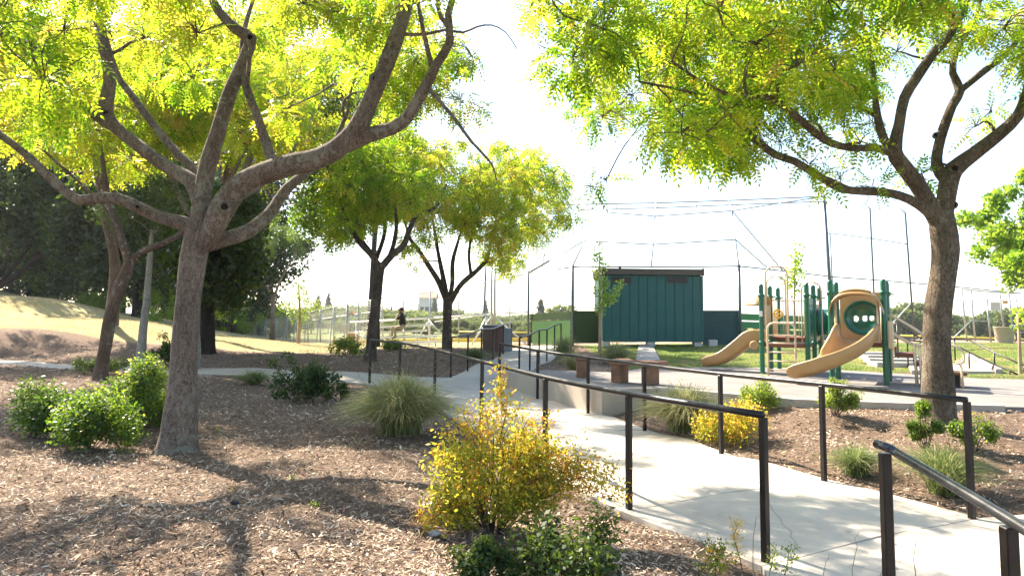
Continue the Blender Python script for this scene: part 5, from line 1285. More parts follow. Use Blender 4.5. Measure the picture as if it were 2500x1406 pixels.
# ---------------------------------------------------------------- play structure
PZ = PLAZA_Z
nv = Vector((.53, .848, 0)).normalized(); ev = Vector((.848, -.53, 0)).normalized()
play = empty('play_structure', (6.3, 14.2, PZ), 'toddler play structure of dark green posts with two tan slides and a round bubble window', 'play structure')
def V3(p, z): return Vector((p.x, p.y, PZ + z))
s = .94
A1 = Vector((5.55, 15.2, 0)); A4 = A1 + ev*s; A2 = A1 + nv*s; A5 = A4 + nv*s; A3 = A2 + nv*s; A6 = A5 + nv*s
B7 = Vector((6.25, 13.4, 0)); B9 = B7 + ev*.92; B8 = B7 + nv*.92; B10 = B9 + nv*.92
HA, HB = .68, .78
for p in (A1, A2, A3, A4, A5, A6, B7, B8, B9, B10):
    m = MB(); pp = V3(p, 0)
    m.lathe(pp, [(.052, -.05), (.052, 1.90), (.050, 1.94), (.036, 1.975), (0, 1.985)], 16); po = m.build('post', MAT['play_green'], play)
    for h in (1.72, HA if p in (A1, A2, A3, A4, A5, A6) else HB):
        m = MB(); m.lathe(pp, [(.053, h - .04), (.066, h - .035), (.066, h + .035), (.053, h + .04)], 16); m.tube([pp + Z*h + ev*.06, pp + Z*h + ev*.13], .014, 6); m.build('clamp', MAT['play_green'], po)
m = MB(); q = V3(A1, 1.32) - nv*.056; m.box(q, (.07, .006, .12), (ev, nv, Z)); m.build('label_plate', MAT['white_paper'], play)
def deck(c, sx, sy, z, name='deck'):
    m = MB(); m.bbox(V3(c, z - .045), (sx, sy, .09), (ev, nv, Z), .012); m.build(name, MAT['play_deck'], play)
deck((A1 + A5)/2, s - .02, s - .02, HA); deck((A2 + A6)/2, s - .02, s - .02, HA + .12); deck((B7 + B10)/2, .9, .9, HB)
def loop(pts, r=.019, name='pipe', mat='play_tan_pipe', step=.06, smooth=True):
    L = smooth_line([tuple(p) for p in pts], step) if smooth else pts
    m = MB(); m.tube(L, r, 10); return m.build(name, MAT[mat], play)
def arch(c, along, w, z0, z1, r=.019, name='arch', rad=None):
    """inverted-U pipe centred at c, legs `w` apart along a direction"""
    rad = rad or w*.42; P = []
    for t in np.linspace(0, 1, 5)[:-1]: P.append(c - along*(w/2) + Z*(z0 + (z1 - rad - z0)*t))
    for a in np.linspace(0, math.pi, 13):
        k = min(rad, w/2); x = -w/2 + k - k*math.cos(min(a, math.pi/2)) if a <= math.pi/2 else w/2 - k - k*math.cos(a)
        P.append(c + along*x + Z*(z1 - rad + rad*math.sin(a)))
    for t in np.linspace(0, 1, 5)[1:]: P.append(c + along*(w/2) + Z*(z1 - rad + (z0 - z1 + rad)*t))
    m = MB(); m.tube(P, r, 10); return m.build(name, MAT['play_tan_pipe'], play)
# arched entry ladder in front of the small deck
lc = V3((A1 + A4)/2, 0) - nv*.34
ld = arch(lc, ev, .56, 0, 1.12, .021, 'ladder_arch', .14)
for h in (.13, .31, .50, .69):
    m = MB(); m.tube([lc - ev*.28 + Z*h, lc + ev*.28 + Z*h], .016, 8); m.build('rung', MAT['play_tan_pipe'], play)
m = MB(); m.bbox(lc + Z*.86 , (.54, .05, .03), (ev, nv, Z)); m.build('hand_bar', MAT['play_tan_pipe'], play)
# tall grab arches
c1 = V3((A1 + A4)/2, 0) - nv*.03 - ev*.12
arch(c1 - ev*.02, ev, .46, HA, 2.36, .021, 'grab_arch', .2); arch(c1 + nv*.9 - ev*.2, ev, .42, HA, 2.2, .018, 'grab_arch', .2); arch(c1 + nv*.95 + ev*.55, ev, .42, HA, 2.05, .018, 'grab_arch', .2)
# barred railing panels
def bars(p, q, z0, z1, n):
    d = (q - p); L = d.length; d = d.normalized(); p = p + d*.06; q = q - d*.06
    for z in (z0, z1): m = MB(); m.tube([V3(p, z), V3(q, z)], .016, 8); m.build('rail', MAT['play_tan_pipe'], play)
    for k in range(n):
        t = (k + .5)/n; c = p + (q - p)*t; m = MB(); m.tube([V3(c, z0), V3(c, z1)], .011, 6); m.build('bar', MAT['play_tan_pipe'], play)
bars(A3, A6, HA + .12, 1.66, 7); bars(A2, A3, HA + .12, 1.66, 6); bars(A5, A6, HA + .12, 1.66, 4)
# tan canopy hood above the left slide
hc = V3((A1 + A2)/2, 1.52)
m = MB(); prof = []
for k in range(9):
    a = math.pi*k/8; prof.append((math.cos(a)*.42, math.sin(a)*.22))
for side, off in ((0, -.30), (1, .10)):
    pass
Pn = []; Fn = []
for j, (o_, sc_) in enumerate(((-.42, .35), (-.2, .85), (.04, 1.0))):
    for x, y in prof: Pn.append(hc + ev*o_ + nv*x*sc_ + Z*(y*sc_))
    for x, y in prof: Pn.append(hc + ev*o_ + nv*x*sc_*.93 + Z*(y*sc_*.9 - .012))
for j in range(2):
    b = j*18
    for k in range(8):
        Fn += [(b+k, b+k+1, b+18+k+1, b+18+k), (b+9+k+1, b+9+k, b+27+k, b+27+k+1)]
Fn += [tuple(36 + k for k in range(9)) + tuple(45 + k for k in range(8, -1, -1)), tuple(9 + k for k in range(9)) + tuple(k for k in range(8, -1, -1))]
m.add(Pn, Fn, True); m.build('slide_hood', MAT['play_tan'], play)
m = MB(); m.bbox(V3((A1 + A2)/2, 1.3) + ev*.02, (.03, .72, .45), (ev, nv, Z), .01); m.build('hood_panel', MAT['play_tan'], play)
# yellow steering wheel on its column
wc = V3((A1 + A4)/2, 1.32) - nv*.10 - ev*.10
P = [wc + ev*(.085*math.cos(a)) + Z*(.085*math.sin(a)) for a in np.linspace(0, 2*math.pi, 21)]
m = MB(); m.tube(P, .018, 8, False); m.tube([wc - ev*.08, wc + ev*.08], .012, 6); m.tube([wc - Z*.08, wc + Z*.08], .012, 6); m.lathe(wc, [(0, -.03), (.03, -.03), (.03, .03), (0, .03)], 12, nv); m.build('steering_wheel', MAT['play_yellow'], play)
# flat green activity panel between the middle posts
pa, pb = A4 + nv*.07, A5 - nv*.07; hh = (V3(pa, 0) + V3(pb, 0))/2
def panel_with_holes(c, ax, ay, w, h, holes, th, name, mat, par=play):
    """upright board with round openings"""
    bm = bmesh.new(); n = 20
    outer = [bm.verts.new((x*w/2, y*h/2, 0)) for x, y in ((-1,-1),(1,-1),(1,1),(-1,1))]
    ed = [bm.edges.new((outer[i], outer[(i+1) % 4])) for i in range(4)]
    for hx, hy, hr, hs in holes:
        vs = [bm.verts.new((hx + hr*math.cos(2*math.pi*k/n), hy + hr*hs*math.sin(2*math.pi*k/n), 0)) for k in range(n)]
        ed += [bm.edges.new((vs[k], vs[(k+1) % n])) for k in range(n)]
    bmesh.ops.triangle_fill(bm, use_beauty=True, use_dissolve=False, edges=ed)
    r = bmesh.ops.extrude_face_region(bm, geom=bm.faces[:])
    for v in [g_ for g_ in r['geom'] if isinstance(g_, bmesh.types.BMVert)]: v.co.z += th
    bmesh.ops.recalc_face_normals(bm, faces=bm.faces[:])
    an_ = ax.cross(ay)
    for v in bm.verts: v.co = c + ax*v.co.x + ay*v.co.y + an_*(v.co.z - th/2)
    me = bpy.data.meshes.new(name); bm.to_mesh(me); bm.free(); return link(name, me, mat, par)
panel_with_holes(hh + Z*1.22, nv, Z, .76, .92, [(-.15, .28, .05, 1), (.15, .28, .05, 1), (0, .05, .06, 1), (-.12, -.2, .05, 1), (.14, -.22, .05, 1)], .025, 'activity_panel', MAT['play_green'])
for dx, dz, mt in ((-.02, .12, 'sign_orange'), (.06, .0, 'box_grey')):
    m = MB(); m.lathe(hh + nv*dx + Z*(1.3 + dz) - ev*.02, [(0, -.012), (.05, -.012), (.05, .012), (0, .012)], 16, ev); m.build('knob', MAT[mt], play)
# crawl tunnel between the two decks
t0 = V3((A5 + A6)/2, 1.14) + ev*.02; t1 = t0 + ev*.62
ring = [(.30, 0), (.335, .02), (.335, .08), (.31, .10), (.31, .25), (.335, .27), (.335, .35), (.31, .37), (.31, .52), (.335, .54), (.335, .60), (.30, .62)]
m = MB(); m.lathe(t0, ring, 28, ev); m.build('crawl_tunnel', MAT['play_green_plastic'], play)
m = MB(); m.bbox(t0 - ev*.03, (.03, .80, .84), (ev, nv, Z), .01); m.build('tunnel_panel', MAT['play_tan'], play)
# bubble window panel on the big deck
pc = V3((B8 + B10)/2, 0) - nv*.04
panel_with_holes(pc + Z*1.27, ev, Z, .78, .98, [(.02, -.02, .325, 1.0)], .03, 'window_panel', MAT['play_tan'])
bub = []
bm = bmesh.new(); holes = [(-.13, -.02), (.03, -.01), (.16, -.01)]
N = 48
bmesh.ops.create_grid(bm, x_segments=N, y_segments=N, size=.34)
def cut(v):
    x, y = v.co.x, v.co.y
    return math.hypot(x, y) > .335 or any(((x - a_)/.040)**2 + ((y - b_)/.052)**2 < 1 for a_, b_ in holes)
bmesh.ops.delete(bm, geom=[v for v in bm.verts if cut(v)], context='VERTS')
for v in bm.verts:
    x, y = v.co.x, v.co.y; r2 = min(1, (x*x + y*y)/.335**2); dz = .16*math.sqrt(max(0, 1 - r2*.96))
    v.co = pc + Z*1.25 + ev*(x + .02) + Z*y + nv*dz
bmesh.ops.recalc_face_normals(bm, faces=bm.faces[:])
me = bpy.data.meshes.new('bubble'); bm.to_mesh(me); bm.free(); bo = link('bubble_window', me, MAT['play_green_plastic'], play, True)
m = MB(); P = [pc + Z*1.25 + ev*(.02 + .332*math.cos(a)) + Z*(.332*math.sin(a)) - nv*.02 for a in np.linspace(0, 2*math.pi, 41)]; m.tube(P, .016, 8, False); m.build('window_ring', MAT['play_green'], bo)
# rounded tan roof over the slide entrance
rc = V3((B7 + B9)/2, 1.46); P = []; F = []
na, nb_ = 17, 9
def roofpt(u, w, k):    # u across -1..1, w front/back -1..1
    x = .47*u; y = .30*w
    z = .30*(max(0, 1 - abs(u)**2.6))**.55 - .10*max(0, w)**2*0 - .05*abs(w)**3 - .09*(abs(u)**8)
    lip = .05*(1 - abs(u)**4) if .35 < abs(u*.0 + w + .55) < .0 else 0
    return rc + ev*x + nv*y + Z*(z + lip - k*.03)
for k in (0, 1):
    for j in range(nb_):
        for i in range(na): P.append(roofpt(-1 + 2*i/(na-1), -1 + 2*j/(nb_-1), k))
S0 = na*nb_
for j in range(nb_ - 1):
    for i in range(na - 1):
        a = j*na + i; F += [(a, a+1, a+na+1, a+na), (S0+a+1, S0+a, S0+a+na, S0+a+na+1)]
for i in range(na - 1): F += [(i+1, i, S0+i, S0+i+1), ((nb_-1)*na+i, (nb_-1)*na+i+1, S0+(nb_-1)*na+i+1, S0+(nb_-1)*na+i)]
for j in range(nb_ - 1): F += [(j*na, (j+1)*na, S0+(j+1)*na, S0+j*na), ((j+1)*na+na-1, j*na+na-1, S0+j*na+na-1, S0+(j+1)*na+na-1)]
m = MB(); m.add(P, F, True); rf = m.build('roof', MAT['play_tan'], play)
m = MB(); m.tube([rc - nv*.20 + ev*x + Z*(.255 + .055*(1 - (x/.27)**2)) for x in np.linspace(-.27, .27, 11)], .03, 8); m.build('roof_rib', MAT['play_tan'], rf)
for sd in (-.36, .36):
    m = MB(); m.tube([rc + ev*sd - nv*.12 + Z*.10, V3((B7 + B9)/2, HB) + ev*sd - nv*.12], .022, 10); m.build('roof_pole', MAT['play_tan_pipe'], play)
for sd in (-.40, .40):
    m = MB(); m.tube([rc + ev*sd + nv*.25 + Z*.02, V3((B7 + B9)/2, HB) + ev*sd + nv*.25], .022, 10); m.build('roof_pole', MAT['play_tan_pipe'], play)
# slides: a swept open channel
def slide(path, width, name, hs):
    """path rows (Vector centre, side height)"""
    C = smooth_line([(*p, h) for p, h in path], .07); n = len(C)
    sec = [(-1.0, 1.0), (-1.13, 1.04), (-1.20, .92), (-1.14, .55), (-1.08, .1), (-.9, -.22), (-.45, -.36), (0, -.38), (.45, -.36), (.9, -.22), (1.08, .1), (1.14, .55), (1.20, .92), (1.13, 1.04), (1.0, 1.0),
           (.94, .6), (.86, .18), (.6, -.02), (.3, -.07), (0, -.08), (-.3, -.07), (-.6, -.02), (-.86, .18), (-.94, .6)]
    P = []; F = []; k = len(sec)
    for i in range(n):
        t = Vector(C[min(i+1, n-1), :3] - C[max(i-1, 0), :3]); t.normalize()
        sd = t.cross(Z); sd.normalize(); up = sd.cross(t)
        h = C[i, 3]
        for x, y in sec:
            yy = y*h if y > 0 else y*.20
            P.append(Vector(C[i, :3]) + sd*(x*width/2) + up*yy)
    for i in range(n - 1):
        for j in range(k): F.append((i*k+j, i*k+(j+1) % k, (i+1)*k+(j+1) % k, (i+1)*k+j))
    F += [tuple(range(k-1, -1, -1)), tuple((n-1)*k + j for j in range(k))]
    m = MB(); m.add(P, F, True); return m.build(name, MAT['play_tan'], play)
mA = (A1 + A2)/2
p0 = V3(mA, HA + .04) - ev*.02
slide([(p0, .22), (p0 - ev*.25 - Z*.01, .24), (p0 - ev*.50 - Z*.19, .22), (p0 - ev*.82 - Z*.42, .20), (p0 - ev*1.07 - Z*.53, .18), (p0 - ev*1.27 - Z*.56, .15), (p0 - ev*1.38 - Z*.58, .10)], .50, 'slide', .2)
m = MB(); q = V3(A1, .62) - ev*.16 - nv*.04; m.lathe(q, [(0, -.01), (.085, -.01), (.10, .0), (.085, .012), (.05, .012), (.045, 0), (0, 0)], 20, -nv); m.build('slide_boss', MAT['play_tan'], play)
mB = (B7 + B9)/2; p0 = V3(mB, HB + .05)
w = lambda a, b, z: Vector((p0.x, p0.y, 0)) + ev*a + nv*b + Z*(PZ + z)
slide([(w(0, .02, HB+.04), .30), (w(0, -.22, HB+.03), .30), (w(-.05, -.42, HB-.08), .26), (w(-.18, -.62, HB-.23), .23), (w(-.38, -.75, HB-.39), .22), (w(-.64, -.78, HB-.52), .20), (w(-.86, -.74, HB-.59), .17), (w(-.98, -.70, HB-.62), .12)], .64, 'curved_slide', .2)
# stepped transfer station with loop rails on the right side
r0 = V3((B9 + B10)/2, 0)
for k, (o_, h_) in enumerate(((.30, .60), (.60, .44))):
    m = MB(); m.bbox(r0 + ev*o_ + Z*(h_ - .04), (.32, .62, .08), (ev, nv, Z), .01); m.build('step', MAT['play_deck'], play)
    m = MB(); m.bbox(r0 + ev*(o_ - .15) + Z*(h_ + .05), (.03, .60, .12), (ev, nv, Z), .006); m.build('riser', MAT['play_deck'], play)
m = MB(); m.bbox(r0 + ev*1.02 + Z*.30, (.52, .66, .05), (ev, nv, Z), .01); m.build('transfer_deck', MAT['play_tan_pipe'], play)
m = MB(); m.bbox(r0 + ev*1.02 + Z*.255, (.50, .64, .05), (ev, nv, Z), .008); m.build('deck_skirt', MAT['play_deck'], play)
m = MB(); m.bbox(r0 + ev*1.0 + nv*.1 + Z*.12, (.34, .34, .26), (ev, nv, Z), .02); m.build('kick_box', MAT['play_dark'], play)
for sd in (-.36, .36):
    q = r0 + nv*sd
    P = [(*(q + ev*.05 + Z*1.28),), (*(q + ev*.14 + Z*1.27),), (*(q + ev*.34 + Z*1.14),), (*(q + ev*.56 + Z*.98),), (*(q + ev*.64 + Z*.84),), (*(q + ev*.58 + Z*.74),), (*(q + ev*.46 + Z*.74),)]
    loop(P, .018, 'loop_rail'); loop([q + ev*.05 + Z*.98, q + ev*.25 + Z*.86, q + ev*.46 + Z*.74], .018, 'loop_rail')
    m = MB(); m.tube([q + ev*.46 + Z*.75, q + ev*.48], .019, 10); m.build('rail_post', MAT['play_tan_pipe'], play)
    m = MB(); m.tube([q + ev*.54 + Z*.75, q + ev*.56], .019, 10); m.build('rail_post', MAT['play_tan_pipe'], play)
    P = [q + ev*.80 + Z*.62, q + ev*.98 + Z*.76, q + ev*1.16 + Z*.72, q + ev*1.24 + Z*.58, q + ev*1.20 + Z*.46, q + ev*1.1 + Z*.44]
    loop(P, .018, 'loop_rail'); m = MB(); m.tube([q + ev*1.18 + Z*.45, q + ev*1.20], .019, 10); m.build('rail_post', MAT['play_tan_pipe'], play)
    m = MB(); m.tube([q + ev*.84 + Z*.28, q + ev*.86], .022, 10); m.build('deck_leg', MAT['play_tan_pipe'], play)
m = MB(); m.bbox(V3(B9, .93) + ev*.10 - nv*.05, (.10, .05, .52), (ev, nv, Z), .022); m.build('grip_panel', MAT['play_tan_pipe'], play)
m = MB(); m.tube([V3(B9, .28) + ev*.12 - nv*.05, V3(B9, .68) + ev*.12 - nv*.05], .018, 8); m.build('grip_post', MAT['play_tan_pipe'], play)
# ---------------------------------------------------------------- chain link fence running away along the field
fence = empty('chain_link_fence', at(848, 838, 33), 'silver chain link fence running away along the dry grass', 'fence')
# (px, top py, bottom py, depth)
FR = [(935,727,838,31),(905,733,838,31.5),(875,738,838,32),(848,743,838,32.5),(815,750,838,34),(782,757,837,36),(752,763,837,38.5),(725,768,837,41),(700,772,836,43.5),(675,776,836,46),(650,780,835,49),(625,784,834,52),(600,788,834,55),(578,791,833,58),(557,795,832,61),(538,798,832,64),(520,801,832,67)]
for i, (px_, t_, b_, d_) in enumerate(FR):
    a = at(px_, b_, d_); b = at(px_, t_, d_); m = MB()
    m.tube([(a.x, a.y, a.z - .1), b], .035 if i != 3 else .06, 8); m.build('post', MAT['galv'], fence)
    if i > 3:      # curved arm on the far posts
        m = MB(); h = b.z - a.z
        m.tube([(b.x, b.y, b.z), (b.x + .12, b.y - .05, b.z - h*.12), (b.x + .02, b.y - .3, b.z - h*.35), (b.x, b.y - .42, b.z - h*.8), (b.x, b.y - .45, a.z)], .028, 6); m.build('brace_arm', MAT['galv'], fence)
m = MB(); m.tube([at(p, t, d) for p, t, b, d in FR], .028, 8); m.build('top_rail', MAT['galv'], fence)
m = MB(); m.tube([at(p, t*.72 + b*.28, d) for p, t, b, d in FR[:12]], .02, 6); m.build('mid_rail', MAT['galv'], fence)
m = MB()
for q0, q1 in zip(FR, FR[1:]): m.add([at(q0[0], q0[1], q0[3]), at(q1[0], q1[1], q1[3]), at(q1[0], q1[2], q1[3]), at(q0[0], q0[2], q0[3])], [(0,1,2,3)])
m.build('chain_link', MAT['chain_link'], fence)
m = MB(); m.box(at(861, 763, 32.3), (.19, .02, .13)); m.build('sign', MAT['sign_orange'], fence)
# second run of fence behind the bleachers towards the backstop
f2 = empty('chain_link_fence', at(1200, 838, 31), 'tall thin chain link fence behind the bleachers ending at the backstop', 'fence')
for px_, t_, d_ in ((985,719,32),(1050,710,31.5),(1120,700,31),(1200,645,30.5),(1208,640,30.5),(1245,672,30)):
    a = at(px_, 842, d_); b = at(px_, t_, d_); m = MB(); m.tube([(a.x, a.y, a.z - .2), b], .03 if px_ not in (1200, 1208) else .05, 8); m.build('post', MAT['galv'], f2)
for rows in ([(985,722,32),(1120,702,31),(1290,668,28)], [(1060,786,31.4),(1120,778,31),(1205,766,30.5),(1290,762,28.5)]):
    m = MB(); m.tube([at(*r) for r in rows], .024, 8); m.build('rail', MAT['galv'], f2)
m = MB(); m.add([at(940,735,32), at(1120,702,31), at(1120,842,31), at(940,842,32)], [(0,1,2,3)]); m.add([at(1120,702,31), at(1290,668,28), at(1290,842,28), at(1120,842,31)], [(0,1,2,3)]); m.build('chain_link', MAT['chain_thin'], f2)
for a_, b_ in (((1200,772,30.4),(1150,842,30)), ((1212,776,30.4),(1290,845,29))):
    m = MB(); m.tube([at(*a_), at(*b_)], .03, 6); m.build('brace', MAT['aluminium'], f2)
# ---------------------------------------------------------------- low outfield fence with yellow cap
of = empty('outfield_fence', at(1500, 850, 62), 'low dark outfield fence with a yellow top cap across the far field', 'fence')
run = [(-5, 66), (5, 64), (18, 62), (32, 60), (48, 58), (62, 56)]
run2 = [(x, y, tz(x, y)) for x, y in run]
for (a, b) in zip(run2, run2[1:]):
    a = Vector(a); b = Vector(b); m = MB(); t = Vector((0, .02, 0))
    m.hexa([a - t, b - t, b + t, a + t, a - t + Z*1.0, b - t + Z*1.0, b + t + Z*1.0, a + t + Z*1.0]); m.build('screen', MAT['windscreen_dark'], of)
    m = MB(); m.tube([a + Z*1.05, b + Z*1.05], .075, 8); m.build('cap', MAT['yellow_cap'], of)
    for k in range(4):
        p = a + (b - a)*(k/4) - Vector((0, .05, 0)); m = MB(); m.tube([p, p + Z*1.0], .04, 6); m.build('post', MAT['galv'], of)
# yellow safety board along the infield edge behind the bleachers
m = MB(); a = at(870, 838, 34); b = at(1290, 838, 33)
za, zb_ = tz(a.x, a.y), tz(b.x, b.y)
m.hexa([(a.x,a.y,za+.05),(b.x,b.y,zb_+.05),(b.x,b.y+.1,zb_+.05),(a.x,a.y+.1,za+.05),(a.x,a.y,za+.22),(b.x,b.y,zb_+.22),(b.x,b.y+.1,zb_+.22),(a.x,a.y+.1,za+.22)])
tag(m.build('yellow_board', MAT['yellow_cap']), 'low yellow board along the field behind the bleachers', 'board')
# ---------------------------------------------------------------- bleachers
bl = empty('bleachers', at(950, 848, 28), 'silver aluminium bleachers with plank seats and crossed braces', 'bleachers')
def plank(a, b, w=.26, th=.09, name='seat_plank'):
    a = Vector(a); b = Vector(b); d = (b - a); d.normalize(); n = Vector((-d.y, d.x, 0)).normalized()*(w/2); t = Z*th
    m = MB(); m.hexa([a - n - t, b - n - t, b + n - t, a + n - t, a - n, b - n, b + n, a + n]); return m.build(name, MAT['aluminium'], bl)
rows = [((885,798,28.6),(1052,790,28.0)), ((905,812,28.3),(1040,804,27.8)), ((925,822,28.0),(1070,817,27.5)), ((935,834,27.7),(1082,831,27.2))]
for a, b in rows: plank(at(*a), at(*b))
plank(at(900,823,28.6), at(1010,815,28.1), .26, .04, 'foot_plank'); plank(at(930,842,28.2), at(1060,838,27.8), .26, .04, 'foot_plank')
def bar(p, q, r=.025, name='brace'):
    m = MB(); m.tube([at(*p), at(*q)], r, 8); return m.build(name, MAT['aluminium'], bl)
bar((855,787,29),(1060,776,28.2), .035, 'guard_rail'); bar((1060,776,28.2),(1190,768,27.8), .035, 'guard_rail')
for p, q in (((870,788,28.9),(868,846,28.9)), ((903,800,28.5),(900,846,28.5)), ((1047,778,28.2),(1047,846,28.2)), ((1188,770,27.8),(1188,850,27.8))): bar(p, q, .03, 'upright')
for p, q in (((868,810,28.8),(903,836,28.5)), ((903,808,28.5),(868,838,28.8)), ((868,810,28.8),(900,809,28.6)), ((1046,782,28.2),(1080,816,27.8)), ((1046,782,28.2),(1012,842,28.2)), ((985,804,28),(990,842,27.9)), ((1018,812,27.8),(1020,842,27.8)), ((955,812,28.1),(935,840,28.1)), ((1060,818,27.5),(1064,846,27.5)), ((1188,772,27.8),(1150,846,27.6))): bar(p, q)
bn = at(862, 826, 29.6); m = MB(); m.bbox((bn.x, bn.y, tz(bn.x, bn.y) + .25), (.45, .5, .5), None, .02); tag(m.build('tan_box', MAT['stake_wood']), 'tan box standing by the end frame of the bleachers', 'box')
# ---------------------------------------------------------------- person seated on the bleachers
dp = 27.75
ground_p = at(972, 846, dp)
per = empty('person', (ground_p.x, dp, at(972, 832, dp).z), 'person in black shirt and khaki trousers sitting on bleachers, hand at face', 'person')
u = dp / FPX
hip = at(984, 799, dp)
def J(dx, dy, dz): return hip + Vector((dx, dy, dz))
jn = {'hip': J(0,0,.0), 'waist': J(.0,0,.16), 'chest': J(-.02,0,.36), 'neckb': J(-.05,0,.50), 'neck': J(-.075,0,.565), 'head': J(-.10,-.01,.66), 'crown': J(-.10,-.01,.755),
 'hl': J(-.03,-.10,.0), 'hr': J(-.03,.10,.0), 'kl': J(-.30,-.16,-.02), 'kr': J(-.46,.14,.0), 'al': J(-.27,-.17,-.40), 'ar': J(-.47,.15,-.40), 'tl': J(-.44,-.18,-.45), 'tr': J(-.64,.16,-.45), 'hel': J(-.24,-.17,-.44), 'her': J(-.44,.15,-.44),
 'sl': J(-.05,-.19,.46), 'sr': J(-.05,.19,.46), 'el': J(-.26,-.24,.30), 'er': J(-.30,.16,.30), 'wl': J(-.16,-.13,.54), 'wr': J(-.12,-.04,.33), 'pl': J(-.15,-.10,.60), 'pr': J(-.06,-.08,.34)}
idx_ = {k: i for i, k in enumerate(jn)}; V = [jn[k] for k in jn]
E = [('hip','waist'),('waist','chest'),('chest','neckb'),('neckb','neck'),('neck','head'),('head','crown'),('hip','hl'),('hip','hr'),('hl','kl'),('hr','kr'),('kl','al'),('kr','ar'),('al','tl'),('ar','tr'),('al','hel'),('ar','her'),
     ('chest','sl'),('chest','sr'),('sl','el'),('sr','er'),('el','wl'),('er','wr'),('wl','pl'),('wr','pr')]
R = {'hip':.155,'waist':.145,'chest':.165,'neckb':.11,'neck':.058,'head':.092,'crown':.075,'hl':.10,'hr':.10,'kl':.070,'kr':.070,'al':.048,'ar':.048,'tl':.035,'tr':.035,'hel':.042,'her':.042,'sl':.075,'sr':.075,'el':.048,'er':.048,'wl':.032,'wr':.032,'pl':.034,'pr':.034}
# five fingers on each hand
for side, palm, dirs in (('l', 'pl', Vector((.03,.03,.07))), ('r', 'pr', Vector((.07,-.02,.01)))):
    across = Vector((0,.02,-.004)) if side == 'l' else Vector((.004,.0,.02))
    for k, ln in enumerate((.055, .085, .092, .086, .068)):
        f1 = f'{side}f{k}a'; f2_ = f'{side}f{k}b'
        b = jn[palm] + across*(k - 2); d = dirs.normalized()
        if k == 0: d = (d + across.normalized()*-1.2).normalized()
        jn[f1] = b + d*ln*.55; jn[f2_] = jn[f1] + (d + Vector((.3,0,-.3))).normalized()*ln*.5
        idx_[f1] = len(V); V.append(jn[f1]); idx_[f2_] = len(V); V.append(jn[f2_]); E += [(palm, f1), (f1, f2_)]; R[f1] = .011; R[f2_] = .009
me = bpy.data.meshes.new('body'); me.from_pydata([tuple(v) for v in V], [(idx_[a], idx_[b]) for a, b in E], [])
body = link('body', me, [MAT['skin'], MAT['shirt'], MAT['khaki'], MAT['shoe']], per)
md = body.modifiers.new('skin', 'SKIN')
if not me.skin_vertices: me.skin_vertices.new(name='')
sv = me.skin_vertices[0].data
for k, i in idx_.items(): sv[i].radius = (R[k], R[k]); sv[i].use_root = (k == 'hip')
sb = body.modifiers.new('sub', 'SUBSURF'); sb.levels = sb.render_levels = 2
dg = bpy.context.evaluated_depsgraph_get(); dg.update()
me2 = bpy.data.meshes.new_from_object(body.evaluated_get(dg)); body.modifiers.clear(); body.data = me2
me2.materials.clear()
for k in ('skin', 'shirt', 'khaki', 'shoe'): me2.materials.append(MAT[k])
segs = {'khaki': [('hip','hl'),('hip','hr'),('hl','kl'),('hr','kr'),('kl','al'),('kr','ar')], 'shoe': [('al','tl'),('ar','tr'),('al','hel'),('ar','her')],
        'shirt': [('hip','waist'),('waist','chest'),('chest','neckb'),('chest','sl'),('chest','sr'),('sl','el'),('sr','er')], 'skin': [('neck','head'),('head','crown'),('el','wl'),('er','wr'),('wl','pl'),('wr','pr')] + [e for e in E if 'f' in e[1][:2]]}
def segd(p, a, b):
    ab = b - a; t = max(0, min(1, (p - a).dot(ab)/max(ab.length_squared, 1e-9))); return (p - a - ab*t).length
for f in me2.polygons:
    c = Vector(f.center); best = None
    for mi, k in enumerate(('skin', 'shirt', 'khaki', 'shoe')):
        for a, b in segs[k]:
            dd = segd(c, jn[a], jn[b]) - (R[a] + R[b])*.5
            if k == 'shirt' and b in ('el', 'er') and (c - jn[a]).length > .20: dd += .05
            if best is None or dd < best[0]: best = (dd, mi)
    if c.z > jn['neck'].z + .02: best = (0, 0)
    f.material_index = best[1]; f.use_smooth = True
hd = jn['head'] + Vector((0, 0, .025))
def blobm(name, c, r, mat, par=body):
    bm = bmesh.new(); bmesh.ops.create_icosphere(bm, subdivisions=3, radius=1)
    for v in bm.verts: v.co = Vector((v.co.x*r[0], v.co.y*r[1], v.co.z*r[2])) + c
    m_ = bpy.data.meshes.new(name); bm.to_mesh(m_); bm.free(); return link(name, m_, mat, par, True)
blobm('hair', hd + Vector((.022, .005, .038)), (.105, .098, .092), MAT['hair'])
blobm('nose', hd + Vector((-.088, -.035, -.02)), (.022, .014, .022), MAT['skin']); blobm('ear', hd + Vector((.02, -.092, -.015)), (.022, .012, .032), MAT['skin'])
for sy in (-.055, -.012): blobm('eye', hd + Vector((-.078, sy - .01, .005)), (.010, .012, .009), MAT['hair'])
blobm('mouth', hd + Vector((-.078, -.032, -.055)), (.012, .024, .006), MAT['roof_brown'])
